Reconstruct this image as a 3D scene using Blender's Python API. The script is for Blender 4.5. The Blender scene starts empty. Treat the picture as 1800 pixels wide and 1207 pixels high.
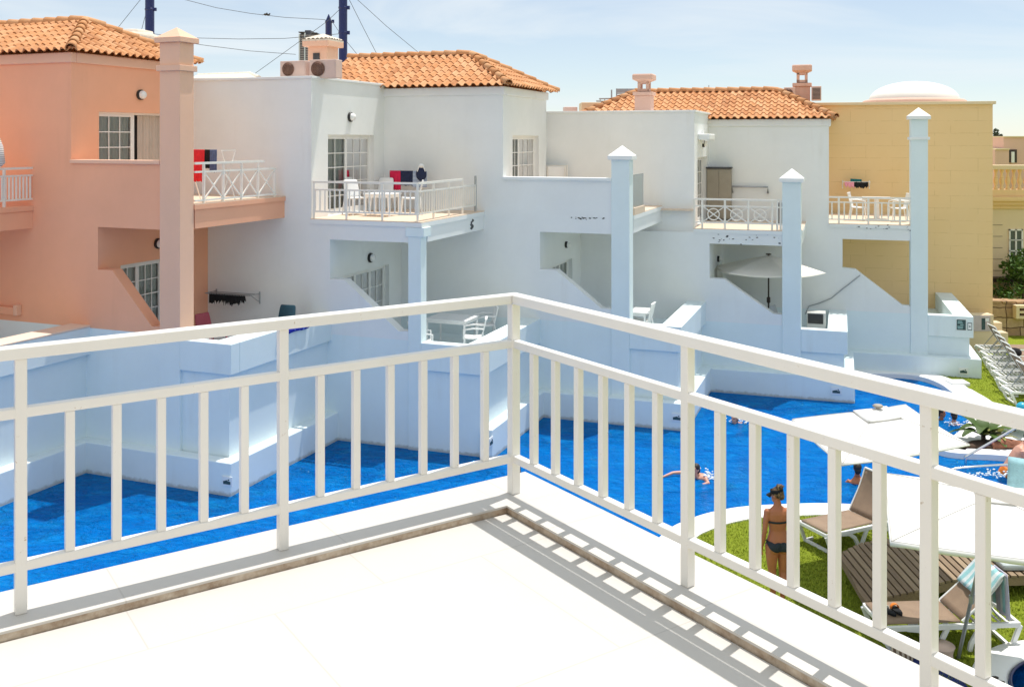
import bpy, bmesh, math, random
from mathutils import Vector, Matrix, noise
random.seed(7)
sc = bpy.context.scene
COL = sc.collection
R = math.radians
FOC, EYE, HY, CX = 1730.0, 6.9, 245.0, 900.0   # lens in photo pixels, eye height above the lawn

def at(x, y, Y):            # survey of the photograph: bearing and drop at a measured distance Y
    return Vector(((x-CX)/FOC*Y, Y, EYE-(y-HY)/FOC*Y))
def gnd(x, y, z=0.0):       # point of a level surface at height z
    Y = (EYE-z)*FOC/(y-HY)
    return Vector(((x-CX)/FOC*Y, Y, z))

class Fr:
    """plan frame of one house: p runs along its front to the right, q away from the pool"""
    def __init__(s, a, c=0):
        a = R(a); s.P = Vector((math.cos(a), -math.sin(a), 0)); s.Q = Vector((math.sin(a), math.cos(a), 0)); s.c = c; s.a = a
    def W(s, p, q, z): return s.P*p + s.Q*q + Vector((0, 0, z))
    def pX(s, x, q):
        k = (x-CX)/FOC
        return q*(k*s.Q.y-s.Q.x)/(s.P.x-k*s.P.y)
    def qX(s, x, p):
        k = (x-CX)/FOC
        return p*(k*s.P.y-s.P.x)/(s.Q.x-k*s.Q.y)
    def z(s, y, p, q):
        return EYE-(y-HY)/FOC*(s.P.y*p+s.Q.y*q)
    def inv(s, w): return s.P.dot(w), s.Q.dot(w)

ROOT = {}                    # world matrix of every root
class MB:
    def __init__(s): s.v = []; s.f = []; s.sm = []
    def add(s, vs, fs, smooth=False):
        o = len(s.v); s.v += [Vector(v) for v in vs]
        for f in fs: s.f.append([i+o for i in f]); s.sm.append(smooth)
        return s
    def box(s, x0, x1, y0, y1, z0, z1, fn=None):
        fn = fn or (lambda a, b, c: Vector((a, b, c)))
        vs = [fn(x, y, z) for z in (z0, z1) for y in (y0, y1) for x in (x0, x1)]
        return s.add(vs, [(0,2,3,1),(4,5,7,6),(0,1,5,4),(1,3,7,5),(3,2,6,7),(2,0,4,6)])
    def prism(s, poly, vec):
        n = len(poly); vec = Vector(vec); a = [Vector(p) for p in poly]; b = [p+vec for p in a]
        return s.add(a+b, [list(range(n))[::-1], list(range(n, 2*n))] + [(i, (i+1) % n, (i+1) % n+n, i+n) for i in range(n)])
    def bar(s, a, b, w, h=None, up=(0,0,1)):     # rectangular bar
        a = Vector(a); b = Vector(b); h = h or w; d = (b-a).normalized(); up = Vector(up)
        if abs(d.dot(up)) > .98: up = Vector((1,0,0)) if abs(d.x) < .9 else Vector((0,1,0))
        x = d.cross(up).normalized(); y = x.cross(d).normalized()
        vs = [p+x*sx*w/2+y*sy*h/2 for p in (a, b) for sx, sy in ((-1,-1),(1,-1),(1,1),(-1,1))]
        return s.add(vs, [(0,1,2,3),(7,6,5,4),(0,4,5,1),(1,5,6,2),(2,6,7,3),(3,7,4,0)])
    def sbar(s, a, b, w, side):                   # square bar with a given horizontal side direction
        return s.bar(a, b, w, w, side)
    def tube(s, pts, r, n=8, closed=False, flat=1.0, up=None):
        pts = [Vector(p) for p in pts]; m = len(pts); rs = r if isinstance(r, (list, tuple)) else [r]*m
        rings = []; x = None
        for i, p in enumerate(pts):
            if closed: d = pts[(i+1) % m]-pts[i-1]
            else: d = pts[min(i+1, m-1)]-pts[max(i-1, 0)]
            d.normalize()
            if x is None:
                u = Vector(up) if up else (Vector((0,0,1)) if abs(d.z) < .9 else Vector((1,0,0)))
                x = d.cross(u).normalized()
            else:
                x = (x-d*x.dot(d)).normalized()
            y = d.cross(x)
            rings.append([p+(x*math.cos(2*math.pi*k/n)+y*math.sin(2*math.pi*k/n)*flat)*rs[i] for k in range(n)])
        return s.rings(rings, closed)
    def rings(s, rings, closed=False, caps=True, smooth=True):
        n = len(rings[0]); m = len(rings); vs = [v for r in rings for v in r]; fs = []
        for i in range(m if closed else m-1):
            j = (i+1) % m
            for k in range(n): fs.append((i*n+k, i*n+(k+1) % n, j*n+(k+1) % n, j*n+k))
        s.add(vs, fs, smooth)
        if caps and not closed:
            s.add(rings[0], [list(range(n))[::-1]]); s.add(rings[-1], [list(range(n))])
        return s
    def lathe(s, prof, c, n=24, fn=None):
        c = Vector(c); fn = fn or (lambda v: v)
        return s.rings([[c+fn(Vector((r*math.cos(2*math.pi*k/n), r*math.sin(2*math.pi*k/n), z))) for k in range(n)] for r, z in prof])
    def ball(s, c, rx, ry=None, rz=None, n=14, m=9, rot=None):
        ry = ry or rx; rz = rz or rx; c = Vector(c); rings = []
        for i in range(m+1):
            t = math.pi*(i+.02)/(m+.04); rr = math.sin(t)
            ring = []
            for k in range(n):
                v = Vector((rx*rr*math.cos(2*math.pi*k/n), ry*rr*math.sin(2*math.pi*k/n), -rz*math.cos(t)))
                ring.append(c+(rot @ v if rot else v))
            rings.append(ring)
        return s.rings(rings)
    def sheet(s, grid, smooth=True):              # grid of points -> single sheet
        n = len(grid[0]); vs = [p for r in grid for p in r]
        return s.add(vs, [(i*n+k, i*n+k+1, (i+1)*n+k+1, (i+1)*n+k) for i in range(len(grid)-1) for k in range(n-1)], smooth)
    def build(s, name, mat, parent=None, bevel=0, solid=0, sub=0, loc=None, normals=True, weld=False, remesh=0):
        me = bpy.data.meshes.new(name)
        if parent is not None:
            inv = ROOT[parent].inverted(); vs = [inv @ v for v in s.v]; M = ROOT[parent]; L = None
        else:
            if loc is None:
                xs = [v.x for v in s.v]; ys = [v.y for v in s.v]; zs = [v.z for v in s.v]
                loc = Vector(((min(xs)+max(xs))/2, (min(ys)+max(ys))/2, min(zs)))
            L = Vector(loc); vs = [v-L for v in s.v]; M = Matrix.Translation(L)
        me.from_pydata([tuple(v) for v in vs], [], s.f)
        me.polygons.foreach_set('use_smooth', s.sm)
        if normals or weld:
            bm = bmesh.new(); bm.from_mesh(me)
            if weld: bmesh.ops.remove_doubles(bm, verts=bm.verts, dist=1e-4)
            if normals: bmesh.ops.recalc_face_normals(bm, faces=bm.faces)
            bm.to_mesh(me); bm.free()
        me.materials.append(mat)
        o = bpy.data.objects.new(name, me); COL.objects.link(o)
        if parent is not None: o.parent = parent
        else: o.location = L
        ROOT[o] = M
        if remesh:
            m = o.modifiers.new('remesh', 'REMESH'); m.mode = 'VOXEL'; m.voxel_size = remesh; m.use_smooth_shade = True
            m = o.modifiers.new('smooth', 'SMOOTH'); m.iterations = 4; m.factor = .5
        if solid:
            m = o.modifiers.new('solid', 'SOLIDIFY'); m.thickness = solid; m.offset = 0
        if sub:
            m = o.modifiers.new('sub', 'SUBSURF'); m.levels = sub; m.render_levels = sub
        if bevel:
            m = o.modifiers.new('bevel', 'BEVEL'); m.width = bevel; m.segments = 2; m.limit_method = 'ANGLE'; m.angle_limit = R(40)
        return o

def tag(o, label, cat, group=None, kind=None):
    o['label'] = label; o['category'] = cat
    if group: o['group'] = group
    if kind: o['kind'] = kind
    return o
def thing(name, label, cat, loc=(0,0,0), rz=0, group=None, M=None):
    o = bpy.data.objects.new(name, None); o.empty_display_size = .2; COL.objects.link(o)
    if M is None: M = Matrix.Translation(Vector(loc)) @ Matrix.Rotation(rz, 4, 'Z')
    o.location = M.to_translation(); o.rotation_euler = M.to_euler(); ROOT[o] = M
    return tag(o, label, cat, group)
def struct(o): o['kind'] = 'structure'; return o
KIDS = {}
def dup(root, label, loc, rz=0, M=None, group=None):   # copy of a thing, its parts and sub-parts
    def cp(o, par):
        c = o.copy(); COL.objects.link(c)
        if par: c.parent = par
        for ch in [k for k in list(COL.objects) if k.parent == o]: cp(ch, c)
        return c
    c = cp(root, None); place(c, loc, rz, M); c['label'] = label
    if group: c['group'] = group
    return c
def place(o, loc, rz=0, M=None):
    if M is None: M = Matrix.Translation(Vector(loc)) @ Matrix.Rotation(rz, 4, 'Z')
    o.location = M.to_translation(); o.rotation_euler = M.to_euler()
    return o
SUN_E = 4.0; SKY_S = .11; SKY_DUST = .3; VEIL = (.40, .78); CLOUD = (6.9, 7.4, 7.7, 1); EXPO = 0.19
def lin(r, g, b):
    f = lambda c: (c/255/12.92 if c/255 <= .04045 else ((c/255+.055)/1.055)**2.4)
    return (f(r), f(g), f(b))
class NT:
    def __init__(s, name):
        s.m = bpy.data.materials.new(name); s.m.use_nodes = True; s.t = s.m.node_tree; s.n = s.t.nodes; s.n.clear()
        s.out = s.n.new('ShaderNodeOutputMaterial'); s.b = s.n.new('ShaderNodeBsdfPrincipled')
        s.t.links.new(s.b.outputs[0], s.out.inputs[0]); s.tc = s.n.new('ShaderNodeTexCoord')
    def l(s, a, b): s.t.links.new(a, b)
    def noise(s, scale, detail=4, rough=.55, sx=(1,1,1), coord=None, dist=0):
        mp = s.n.new('ShaderNodeMapping'); mp.inputs['Scale'].default_value = sx
        s.l(coord or s.tc.outputs['Object'], mp.inputs[0])
        t = s.n.new('ShaderNodeTexNoise'); t.inputs['Scale'].default_value = scale; t.inputs['Detail'].default_value = detail
        t.inputs['Roughness'].default_value = rough; t.inputs['Distortion'].default_value = dist
        s.l(mp.outputs[0], t.inputs['Vector']); return t.outputs[0]
    def ramp(s, fac, stops):
        r = s.n.new('ShaderNodeValToRGB'); e = r.color_ramp.elements
        while len(e) < len(stops): e.new(.5)
        for i, (p, c) in enumerate(stops):
            e[i].position = p; e[i].color = (c, c, c, 1) if isinstance(c, (int, float)) else (*c[:3], 1)
        s.l(fac, r.inputs[0]); return r.outputs[0]
    def mix(s, fac, a, b, mode='MIX'):
        m = s.n.new('ShaderNodeMix'); m.data_type = 'RGBA'; m.blend_type = mode
        for k, v in ((0, fac), (6, a), (7, b)):
            if isinstance(v, (int, float)): m.inputs[k].default_value = v
            elif isinstance(v, tuple): m.inputs[k].default_value = (*v[:3], 1)
            else: s.l(v, m.inputs[k])
        return m.outputs[2]
    def bump(s, h, strength=.3, dist=.01, nrm=None):
        b = s.n.new('ShaderNodeBump'); b.inputs['Strength'].default_value = strength; b.inputs['Distance'].default_value = dist
        s.l(h, b.inputs['Height'])
        if nrm: s.l(nrm, b.inputs['Normal'])
        s.l(b.outputs[0], s.b.inputs['Normal']); return b.outputs[0]
    def math(s, op, a, b=None):
        m = s.n.new('ShaderNodeMath'); m.operation = op
        for i, v in enumerate((a, b)):
            if v is None: continue
            if isinstance(v, (int, float)): m.inputs[i].default_value = v
            else: s.l(v, m.inputs[i])
        return m.outputs[0]
    def set(s, **k):
        nm = dict(rough='Roughness', metal='Metallic', spec='Specular IOR Level', coat='Coat Weight', sheen='Sheen Weight', trans='Transmission Weight', ior='IOR', sss='Subsurface Weight')
        for a, v in k.items():
            i = s.b.inputs[nm[a]]
            if isinstance(v, (int, float)): i.default_value = v
            else: s.l(v, i)
        return s
    def col(s, c):
        if isinstance(c, tuple): s.b.inputs['Base Color'].default_value = (*c[:3], 1)
        else: s.l(c, s.b.inputs['Base Color'])
        return s
def sc3(c, k): return tuple(min(1, x*k) for x in c)

def plain(name, c, rough=.5, var=.06, scale=6, bump=0, bscale=60, **k):
    t = NT(name); n = t.noise(scale, 5)
    t.col(t.ramp(n, [(.3, sc3(c, 1-var)), (.7, sc3(c, 1+var))])); t.set(rough=rough, **k)
    if bump: t.bump(t.noise(bscale, 4), bump, .01)
    return t.m
def stucco(name, c, dirt=(.42,.36,.28), amt=.22, grain=1.0, scum=False):
    t = NT(name)
    big = t.noise(.7, 5, .6); fine = t.noise(9, 5, .6)
    base = t.ramp(big, [(.3, sc3(c, .95)), (.7, sc3(c, 1.03))])
    base = t.mix(t.ramp(fine, [(.3, 0.0), (.75, .10)]), base, sc3(c, .86))
    streak = t.noise(2.2, 6, .65, (1.0, 1.0, .12)); patch = t.noise(.55, 3, .5)
    f = t.math('MULTIPLY', t.ramp(streak, [(.56, 0.0), (.80, 1.0)]), t.ramp(patch, [(.42, 0.0), (.66, amt*1.6)]))
    base = t.mix(f, base, dirt)
    if scum:
        sp = t.n.new('ShaderNodeSeparateXYZ'); t.l(t.tc.outputs['Object'], sp.inputs[0]); zz = t.math('ADD', sp.outputs[2], t.math('MULTIPLY', t.noise(5, 5, .7), -.16))
        base = t.mix(t.ramp(t.math('ADD', zz, .5), [(.35, .65), (.41, .0)]), base, (.30,.30,.26))
    t.col(base); t.set(rough=.85, spec=.25)
    h = t.mix(.35, t.noise(55, 5, .7), t.noise(11, 4, .6))
    t.bump(h, .35*grain, .012)
    return t.m

M = {}
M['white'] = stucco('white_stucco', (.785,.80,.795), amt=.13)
M['bounce_tint_wall'] = stucco('bounce_tint_stucco', (.72,.805,.82), dirt=(.42,.40,.35), amt=.18, scum=True)  # cool tint holds pool and sky bounce in the colour; scum line is dirt
M['peach'] = stucco('peach_stucco', (.84,.43,.275), dirt=(.5,.25,.16), amt=.12)
M['peach_trim'] = stucco('peach_trim_stucco', (.80,.50,.36), amt=.15)
M['peach_pale'] = stucco('pale_peach_coping', (.80,.62,.50), amt=.2)
M['pink'] = stucco('pink_render', (.70,.45,.36), dirt=(.3,.2,.15), amt=.3)
M['cream'] = stucco('cream_stucco', (.74,.60,.40), amt=.3)
M['warm_floor'] = plain('terracotta_balcony_tiles', (.70,.55,.42), .6, .08, 8)
M['white_trim'] = plain('white_painted_trim', (.80,.80,.79), .6, .03, 3, .1, 40)
def m_rail():
    t = NT('white_enamel_paint'); n = t.noise(3, 5); c = t.ramp(n, [(.3, (.735,.72,.685)), (.7, (.775,.765,.735))])
    s = t.noise(46, 3, .7); p = t.noise(7, 3); f = t.math('MULTIPLY', t.ramp(s, [(.66, 0.0), (.72, .8)]), t.ramp(p, [(.5, 0.0), (.62, 1.0)])); t.col(t.mix(f, c, (.42,.33,.24)))
    t.set(rough=t.ramp(t.noise(12, 4), [(.3, .28), (.7, .48)]), coat=.12); t.bump(t.mix(.5, t.noise(24, 4), t.noise(140, 3)), .10, .006); return t.m
M['rail'] = m_rail()
M['metal_white'] = plain('thin_white_metal', (.80,.76,.69), .4, .04, 5)
M['plastic'] = plain('white_plastic', (.80,.80,.79), .42, .03, 4)
M['frame_white'] = plain('white_aluminium', (.78,.78,.76), .4, .02, 3)
M['wire'] = plain('dark_cable', (.06,.065,.075), .7, .1, 5)
M['stone_grey'] = plain('grey_beige_plastic', (.34,.30,.25), .6, .1, 12)
M['seam'] = plain('grey_seam_tape', (.50,.49,.46), .9)
M['black'] = plain('black_metal', (.02,.02,.02), .45, .2, 20)
M['navy_cloth'] = plain('navy_cloth', (.012,.02,.06), .9, .25, 20, .4, 30)
M['black_cloth'] = plain('black_cloth', (.008,.008,.01), .95, .3, 20, .4, 30)
M['red_cloth'] = plain('red_cloth', (.70,.02,.03), .85, .12, 14, .4, 20)
M['pink_cloth'] = plain('crimson_towel', (.62,.012,.07), .9, .12, 14, .4, 20)
M['rose_cloth'] = plain('rose_cloth', (.75,.32,.42), .9, .2, 30, .4, 20)
M['teal'] = plain('dark_teal_plastic', (.008,.055,.085), .45, .1, 6)
M['chair_red'] = plain('wine_red_plastic', (.25,.03,.05), .45, .1, 6)
M['canvas'] = plain('white_canvas', (.80,.785,.75), .85, .03, 2.5, .12, 120)
M['canvas_beige'] = plain('ivory_canvas', (.80,.76,.68), .85, .04, 3, .12, 120)
M['grey_metal'] = plain('grey_metal', (.36,.38,.40), .35, .06, 8, metal=.6)
M['chrome'] = plain('polished_steel', (.75,.75,.76), .12, .02, 5, metal=1.0)
M['brown_metal'] = plain('dark_brown_metal', (.04,.025,.018), .5, .1, 8)
M['blue_pole'] = plain('navy_blue_paint', (.003,.012,.10), .4, .08, 5)
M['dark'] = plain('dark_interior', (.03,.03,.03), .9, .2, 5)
M['soil'] = plain('brown_bark_mulch', (.07,.04,.025), .95, .5, 25, 1.0, 30)
M['towel_blue'] = plain('pale_blue_towel', (.36,.60,.66), .95, .12, 9, .6, 60)
M['skin'] = plain('tanned_skin', (.43,.15,.065), .5, .10, 9, .06, 60, sss=.05)
M['skin_pale'] = plain('pale_skin', (.62,.32,.23), .5, .10, 9, .06, 60, sss=.05)
M['hair_dark'] = plain('dark_hair', (.016,.010,.007), .5, .4, 40, .6, 50)
M['bikini'] = plain('charcoal_bikini', (.012,.02,.028), .7, .2, 30)
M['orange_cloth'] = plain('orange_swim_shorts', (.75,.20,.02), .8, .35, 18, .5, 25)
M['ac'] = plain('cream_enamel', (.66,.48,.41), .5, .05, 4)
M['ac_fan'] = plain('brown_fan_guard', (.16,.075,.05), .6, .2, 6)
M['cabinet'] = plain('taupe_plastic', (.30,.27,.21), .5, .06, 4)
M['mesh_dark'] = plain('slate_tile_dark', (.05,.05,.055), .6, .3, 6)
M['sign_white'] = plain('white_enamel_sign', (.78,.80,.80), .4, .02, 3)
M['sign_dark'] = plain('dark_green_print', (.03,.07,.075), .5, .25, 30)
M['sign_grey'] = plain('lilac_grey_board', (.50,.43,.42), .5, .06, 8)
M['pale_roof'] = plain('pale_weathered_tiles', (.66,.58,.48), .9, .15, 10, .6, 20)

def m_hair():
    t = NT('streaked_blonde_hair'); n = t.noise(30, 5, .7, (1,1,.35)); t.col(t.ramp(n, [(.35, (.02,.012,.007)), (.52, (.10,.055,.025)), (.68, (.42,.28,.12))]))
    t.set(rough=.55); t.bump(n, .8, .02); return t.m
M['hair'] = m_hair()

def m_yellow():
    t = NT('ochre_block_render')
    br = t.n.new('ShaderNodeTexBrick'); br.inputs['Scale'].default_value = 1; br.inputs['Mortar Size'].default_value = .007
    br.inputs['Brick Width'].default_value = 1.35; br.inputs['Row Height'].default_value = .42; br.offset = .37
    br.inputs['Mortar Smooth'].default_value = .35
    sp = t.n.new('ShaderNodeSeparateXYZ'); t.l(t.tc.outputs['Object'], sp.inputs[0])
    cb = t.n.new('ShaderNodeCombineXYZ'); t.l(sp.outputs[0], cb.inputs[0]); t.l(sp.outputs[2], cb.inputs[1])
    wob = t.noise(1.5, 3); ad = t.n.new('ShaderNodeVectorMath'); ad.operation = 'ADD'
    wv = t.n.new('ShaderNodeCombineXYZ'); t.l(t.math('MULTIPLY', wob, .08), wv.inputs[1]); t.l(cb.outputs[0], ad.inputs[0]); t.l(wv.outputs[0], ad.inputs[1])
    t.l(ad.outputs[0], br.inputs['Vector'])
    br.inputs['Color1'].default_value = (.80,.57,.30,1); br.inputs['Color2'].default_value = (.78,.55,.285,1); br.inputs['Mortar'].default_value = (.60,.40,.19,1)
    n = t.noise(.8, 5); worn = t.ramp(t.noise(3, 4), [(.42, 0.0), (.6, 1.0)])
    c = t.mix(worn, br.outputs['Color'], (.79,.56,.295)); c = t.mix(t.ramp(n, [(.3, 0.0), (.7, .3)]), c, (.83,.62,.37)); t.col(c)
    t.set(rough=.85, spec=.2); t.bump(t.mix(.7, t.noise(40, 4), t.math('SUBTRACT', 1, br.outputs['Fac'])), .3, .01); return t.m
M['yellow'] = m_yellow()

def m_tile():
    t = NT('terracotta_tiles'); a = t.n.new('ShaderNodeAttribute'); a.attribute_name = 'tint'
    c = t.ramp(a.outputs['Fac'], [(0, (.44,.195,.085)), (.5, (.56,.265,.115)), (1, (.62,.345,.18))])
    n = t.noise(5, 6, .65); c = t.mix(t.ramp(n, [(.45, 0.0), (.75, .45)]), c, (.62,.40,.25))
    d = t.noise(14, 5, .6); c = t.mix(t.ramp(d, [(.60, 0.0), (.78, .32)]), c, (.22,.11,.06)); t.col(c)
    t.set(rough=.85, spec=.2); t.bump(t.noise(60, 4), .25, .01); return t.m
M['tile'] = m_tile()
def m_floor():
    t = NT('cream_porcelain_tiles'); br = t.n.new('ShaderNodeTexBrick'); br.offset = .5
    br.inputs['Scale'].default_value = 1; br.inputs['Brick Width'].default_value = .86; br.inputs['Row Height'].default_value = .86; br.inputs['Mortar Size'].default_value = .003
    mp = t.n.new('ShaderNodeMapping'); mp.inputs['Rotation'].default_value = (0, 0, R(-34)); t.l(t.tc.outputs['Object'], mp.inputs[0]); t.l(mp.outputs[0], br.inputs['Vector'])
    br.inputs['Color1'].default_value = (.54,.52,.49,1); br.inputs['Color2'].default_value = (.555,.535,.505,1); br.inputs['Mortar'].default_value = (.46,.44,.41,1)
    n = t.noise(2.3, 6, .6); c = t.mix(t.ramp(n, [(.4, 0.0), (.75, .3)]), br.outputs['Color'], (.53,.50,.455)); t.col(c); t.set(rough=.45, spec=.35)
    t.bump(t.mix(.3, t.math('SUBTRACT', 1, br.outputs['Fac']), t.noise(20, 4)), .12, .004); return t.m
M['floor'] = m_floor()
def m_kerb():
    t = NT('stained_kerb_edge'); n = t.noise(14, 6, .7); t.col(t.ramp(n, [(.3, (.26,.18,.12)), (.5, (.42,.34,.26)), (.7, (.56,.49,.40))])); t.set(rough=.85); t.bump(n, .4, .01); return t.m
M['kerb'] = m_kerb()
def m_grass():
    t = NT('lawn'); n = t.noise(2.2, 6, .65); f = t.noise(34, 5, .8); g = t.noise(120, 3, .8)
    c = t.ramp(n, [(.3, (.21,.29,.018)), (.7, (.31,.39,.03))])
    c = t.mix(t.ramp(f, [(.35, .65), (.6, 0.0)]), c, (.075,.10,.008)); c = t.mix(t.ramp(g, [(.5, 0.0), (.75, .6)]), c, (.50,.48,.085)); t.col(c)
    t.set(rough=.9, spec=.15); t.bump(t.mix(.5, f, g), 1.0, .03); return t.m
M['grass'] = m_grass()
def m_blades():
    t = NT('turf_blades'); n = t.noise(3, 5, .7); f = t.noise(90, 2); c = t.ramp(n, [(.3, (.21,.295,.02)), (.7, (.33,.41,.035))]); t.col(t.mix(t.ramp(f, [(.35, 0.0), (.7, .6)]), c, (.46,.46,.07))); t.set(rough=.7, spec=.2); return t.m
M['blades'] = m_blades()
def m_wood():
    t = NT('weathered_decking'); n = t.noise(5, 6, .7, (9, .8, 9)); b = t.noise(1.8, 4)
    a = t.n.new('ShaderNodeAttribute'); a.attribute_name = 'tint'
    c = t.ramp(n, [(.3, (.155,.105,.066)), (.7, (.34,.245,.155))]); c = t.mix(.5, c, t.ramp(a.outputs['Fac'], [(0, (.16,.105,.062)), (1, (.40,.30,.19))])); t.col(c); t.set(rough=.8); t.bump(n, .4, .01); return t.m
M['wood'] = m_wood()
def m_sling(name, c):
    t = NT(name); w = t.n.new('ShaderNodeTexWave'); w.inputs['Scale'].default_value = 60; t.l(t.tc.outputs['Object'], w.inputs[0])
    n = t.noise(5, 4); t.col(t.ramp(n, [(.3, sc3(c, .9)), (.7, sc3(c, 1.1))])); t.set(rough=.7); t.bump(w.outputs[0], .25, .004); return t.m
M['sling'] = m_sling('taupe_sling_mesh', (.27,.185,.125))
def m_stone():
    t = NT('sandstone_blocks'); br = t.n.new('ShaderNodeTexBrick'); br.inputs['Scale'].default_value = 1; br.inputs['Brick Width'].default_value = .62; br.inputs['Row Height'].default_value = .36; br.inputs['Mortar Size'].default_value = .018; br.squash = .8
    sp = t.n.new('ShaderNodeSeparateXYZ'); t.l(t.tc.outputs['Object'], sp.inputs[0]); cb = t.n.new('ShaderNodeCombineXYZ'); t.l(sp.outputs[0], cb.inputs[0]); t.l(sp.outputs[2], cb.inputs[1])
    ad = t.n.new('ShaderNodeVectorMath'); ad.operation = 'ADD'; nn = t.n.new('ShaderNodeTexNoise'); nn.inputs['Scale'].default_value = 2.5; t.l(t.tc.outputs['Object'], nn.inputs['Vector'])
    sv = t.n.new('ShaderNodeVectorMath'); sv.operation = 'SCALE'; sv.inputs['Scale'].default_value = .16; t.l(nn.outputs['Color'], sv.inputs[0]); t.l(cb.outputs[0], ad.inputs[0]); t.l(sv.outputs[0], ad.inputs[1]); t.l(ad.outputs[0], br.inputs['Vector'])
    br.inputs['Color1'].default_value = (.42,.27,.15,1); br.inputs['Color2'].default_value = (.56,.40,.25,1); br.inputs['Mortar'].default_value = (.10,.06,.035,1)
    n = t.noise(6, 6, .7); t.col(t.mix(t.ramp(n, [(.4, 0.0), (.7, .5)]), br.outputs['Color'], (.26,.16,.09))); t.set(rough=.95)
    t.bump(t.mix(.5, n, t.math('SUBTRACT', 1, br.outputs['Fac'])), .9, .04); return t.m
M['stone'] = m_stone()
def m_leaf(name, c):
    t = NT(name); n = t.noise(1.6, 4); t.col(t.ramp(n, [(.3, sc3(c, .6)), (.7, sc3(c, 1.5))])); t.set(rough=.5, spec=.3); return t.m
M['leaf'] = m_leaf('green_leaves', (.06,.13,.02))
M['leaf_dark'] = m_leaf('dark_evergreen_leaves', (.05,.075,.04))
M['bark'] = plain('bark', (.10,.07,.05), .9, .3, 20, .6, 30)
def m_glass():
    t = NT('window_glass'); t.n.remove(t.b); tr = t.n.new('ShaderNodeBsdfTransparent'); tr.inputs[0].default_value = (.82,.87,.86,1)
    g = t.n.new('ShaderNodeBsdfGlossy'); g.inputs['Roughness'].default_value = .04; fr = t.n.new('ShaderNodeFresnel'); fr.inputs[0].default_value = 1.6
    mx = t.n.new('ShaderNodeMixShader'); t.l(t.math('ADD', fr.outputs[0], .06), mx.inputs[0]); t.l(tr.outputs[0], mx.inputs[1]); t.l(g.outputs[0], mx.inputs[2]); t.l(mx.outputs[0], t.out.inputs[0]); return t.m
M['glass'] = m_glass()
def m_clear():
    t = NT('frosted_glass_panel'); t.n.remove(t.b); tr = t.n.new('ShaderNodeBsdfTransparent'); tr.inputs[0].default_value = (.78,.82,.82,1)
    g = t.n.new('ShaderNodeBsdfDiffuse'); g.inputs[0].default_value = (.5,.52,.52,1)
    mx = t.n.new('ShaderNodeMixShader'); mx.inputs[0].default_value = .35; t.l(tr.outputs[0], mx.inputs[1]); t.l(g.outputs[0], mx.inputs[2]); t.l(mx.outputs[0], t.out.inputs[0]); return t.m
M['clear'] = m_clear()
M['curtain'] = plain('grey_curtain', (.62,.63,.60), .9, .06, 3)
M['curtain_light'] = plain('ivory_curtain', (.52,.45,.39), .9, .06, 3)

def m_water():
    t = NT('pool_water'); t.n.remove(t.b)
    n1 = t.noise(1.1, 3, .5, (1, 1.6, 1), dist=.6); n2 = t.noise(4.2, 4, .6, (1, 1.7, 1), dist=.8); n3 = t.noise(17, 3, .6)
    h = t.math('ADD', t.math('MULTIPLY', n1, 1.6), t.math('ADD', t.math('MULTIPLY', n2, .75), t.math('MULTIPLY', n3, .30)))
    b = t.n.new('ShaderNodeBump'); b.inputs['Strength'].default_value = .75; b.inputs['Distance'].default_value = .11; t.l(h, b.inputs['Height'])
    tr = t.n.new('ShaderNodeBsdfTransparent'); tr.inputs[0].default_value = (.16,.74,.96,1)
    g = t.n.new('ShaderNodeBsdfGlossy'); g.inputs['Roughness'].default_value = .04; t.l(b.outputs[0], g.inputs['Normal'])
    fr = t.n.new('ShaderNodeFresnel'); fr.inputs[0].default_value = 1.33; t.l(b.outputs[0], fr.inputs['Normal'])
    mx = t.n.new('ShaderNodeMixShader'); t.l(t.math('MULTIPLY', fr.outputs[0], .22), mx.inputs[0]); t.l(tr.outputs[0], mx.inputs[1]); t.l(g.outputs[0], mx.inputs[2]); df = t.n.new('ShaderNodeBsdfDiffuse'); dn = t.noise(1.3, 6, .62, (1,1.9,1), dist=.8); t.l(t.ramp(dn, [(.32, (.0,.20,.72)), (.52, (.0,.26,.82)), (.74, (.01,.38,.94))]), df.inputs[0])
    b2 = t.n.new('ShaderNodeBump'); b2.inputs['Strength'].default_value = .9; b2.inputs['Distance'].default_value = .45; vo = t.n.new('ShaderNodeTexVoronoi'); vo.feature = 'DISTANCE_TO_EDGE'; vo.inputs['Scale'].default_value = 1.5
    dv = t.n.new('ShaderNodeTexNoise'); dv.inputs['Scale'].default_value = 1.3; dv.inputs['Detail'].default_value = 4; t.l(t.tc.outputs['Object'], dv.inputs['Vector'])
    av = t.n.new('ShaderNodeVectorMath'); av.operation = 'MULTIPLY_ADD'; t.l(dv.outputs['Color'], av.inputs[0]); av.inputs[1].default_value = (1.7,1.7,1.7); t.l(t.tc.outputs['Object'], av.inputs[2]); t.l(av.outputs[0], vo.inputs['Vector'])
    t.l(t.math('ADD', h, t.math('MULTIPLY', t.math('POWER', vo.outputs['Distance'], 1.0), -.9)), b2.inputs['Height']); t.l(b2.outputs[0], df.inputs['Normal'])
    m2 = t.n.new('ShaderNodeMixShader'); m2.inputs[0].default_value = .6; t.l(mx.outputs[0], m2.inputs[1])
    m3 = t.n.new('ShaderNodeMixShader'); t.l(t.math('MULTIPLY', fr.outputs[0], .22), m3.inputs[0]); t.l(df.outputs[0], m3.inputs[1]); t.l(g.outputs[0], m3.inputs[2]); t.l(m3.outputs[0], m2.inputs[2])
    t.l(m2.outputs[0], t.out.inputs[0]); return t.m
M['water'] = m_water()
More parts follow.
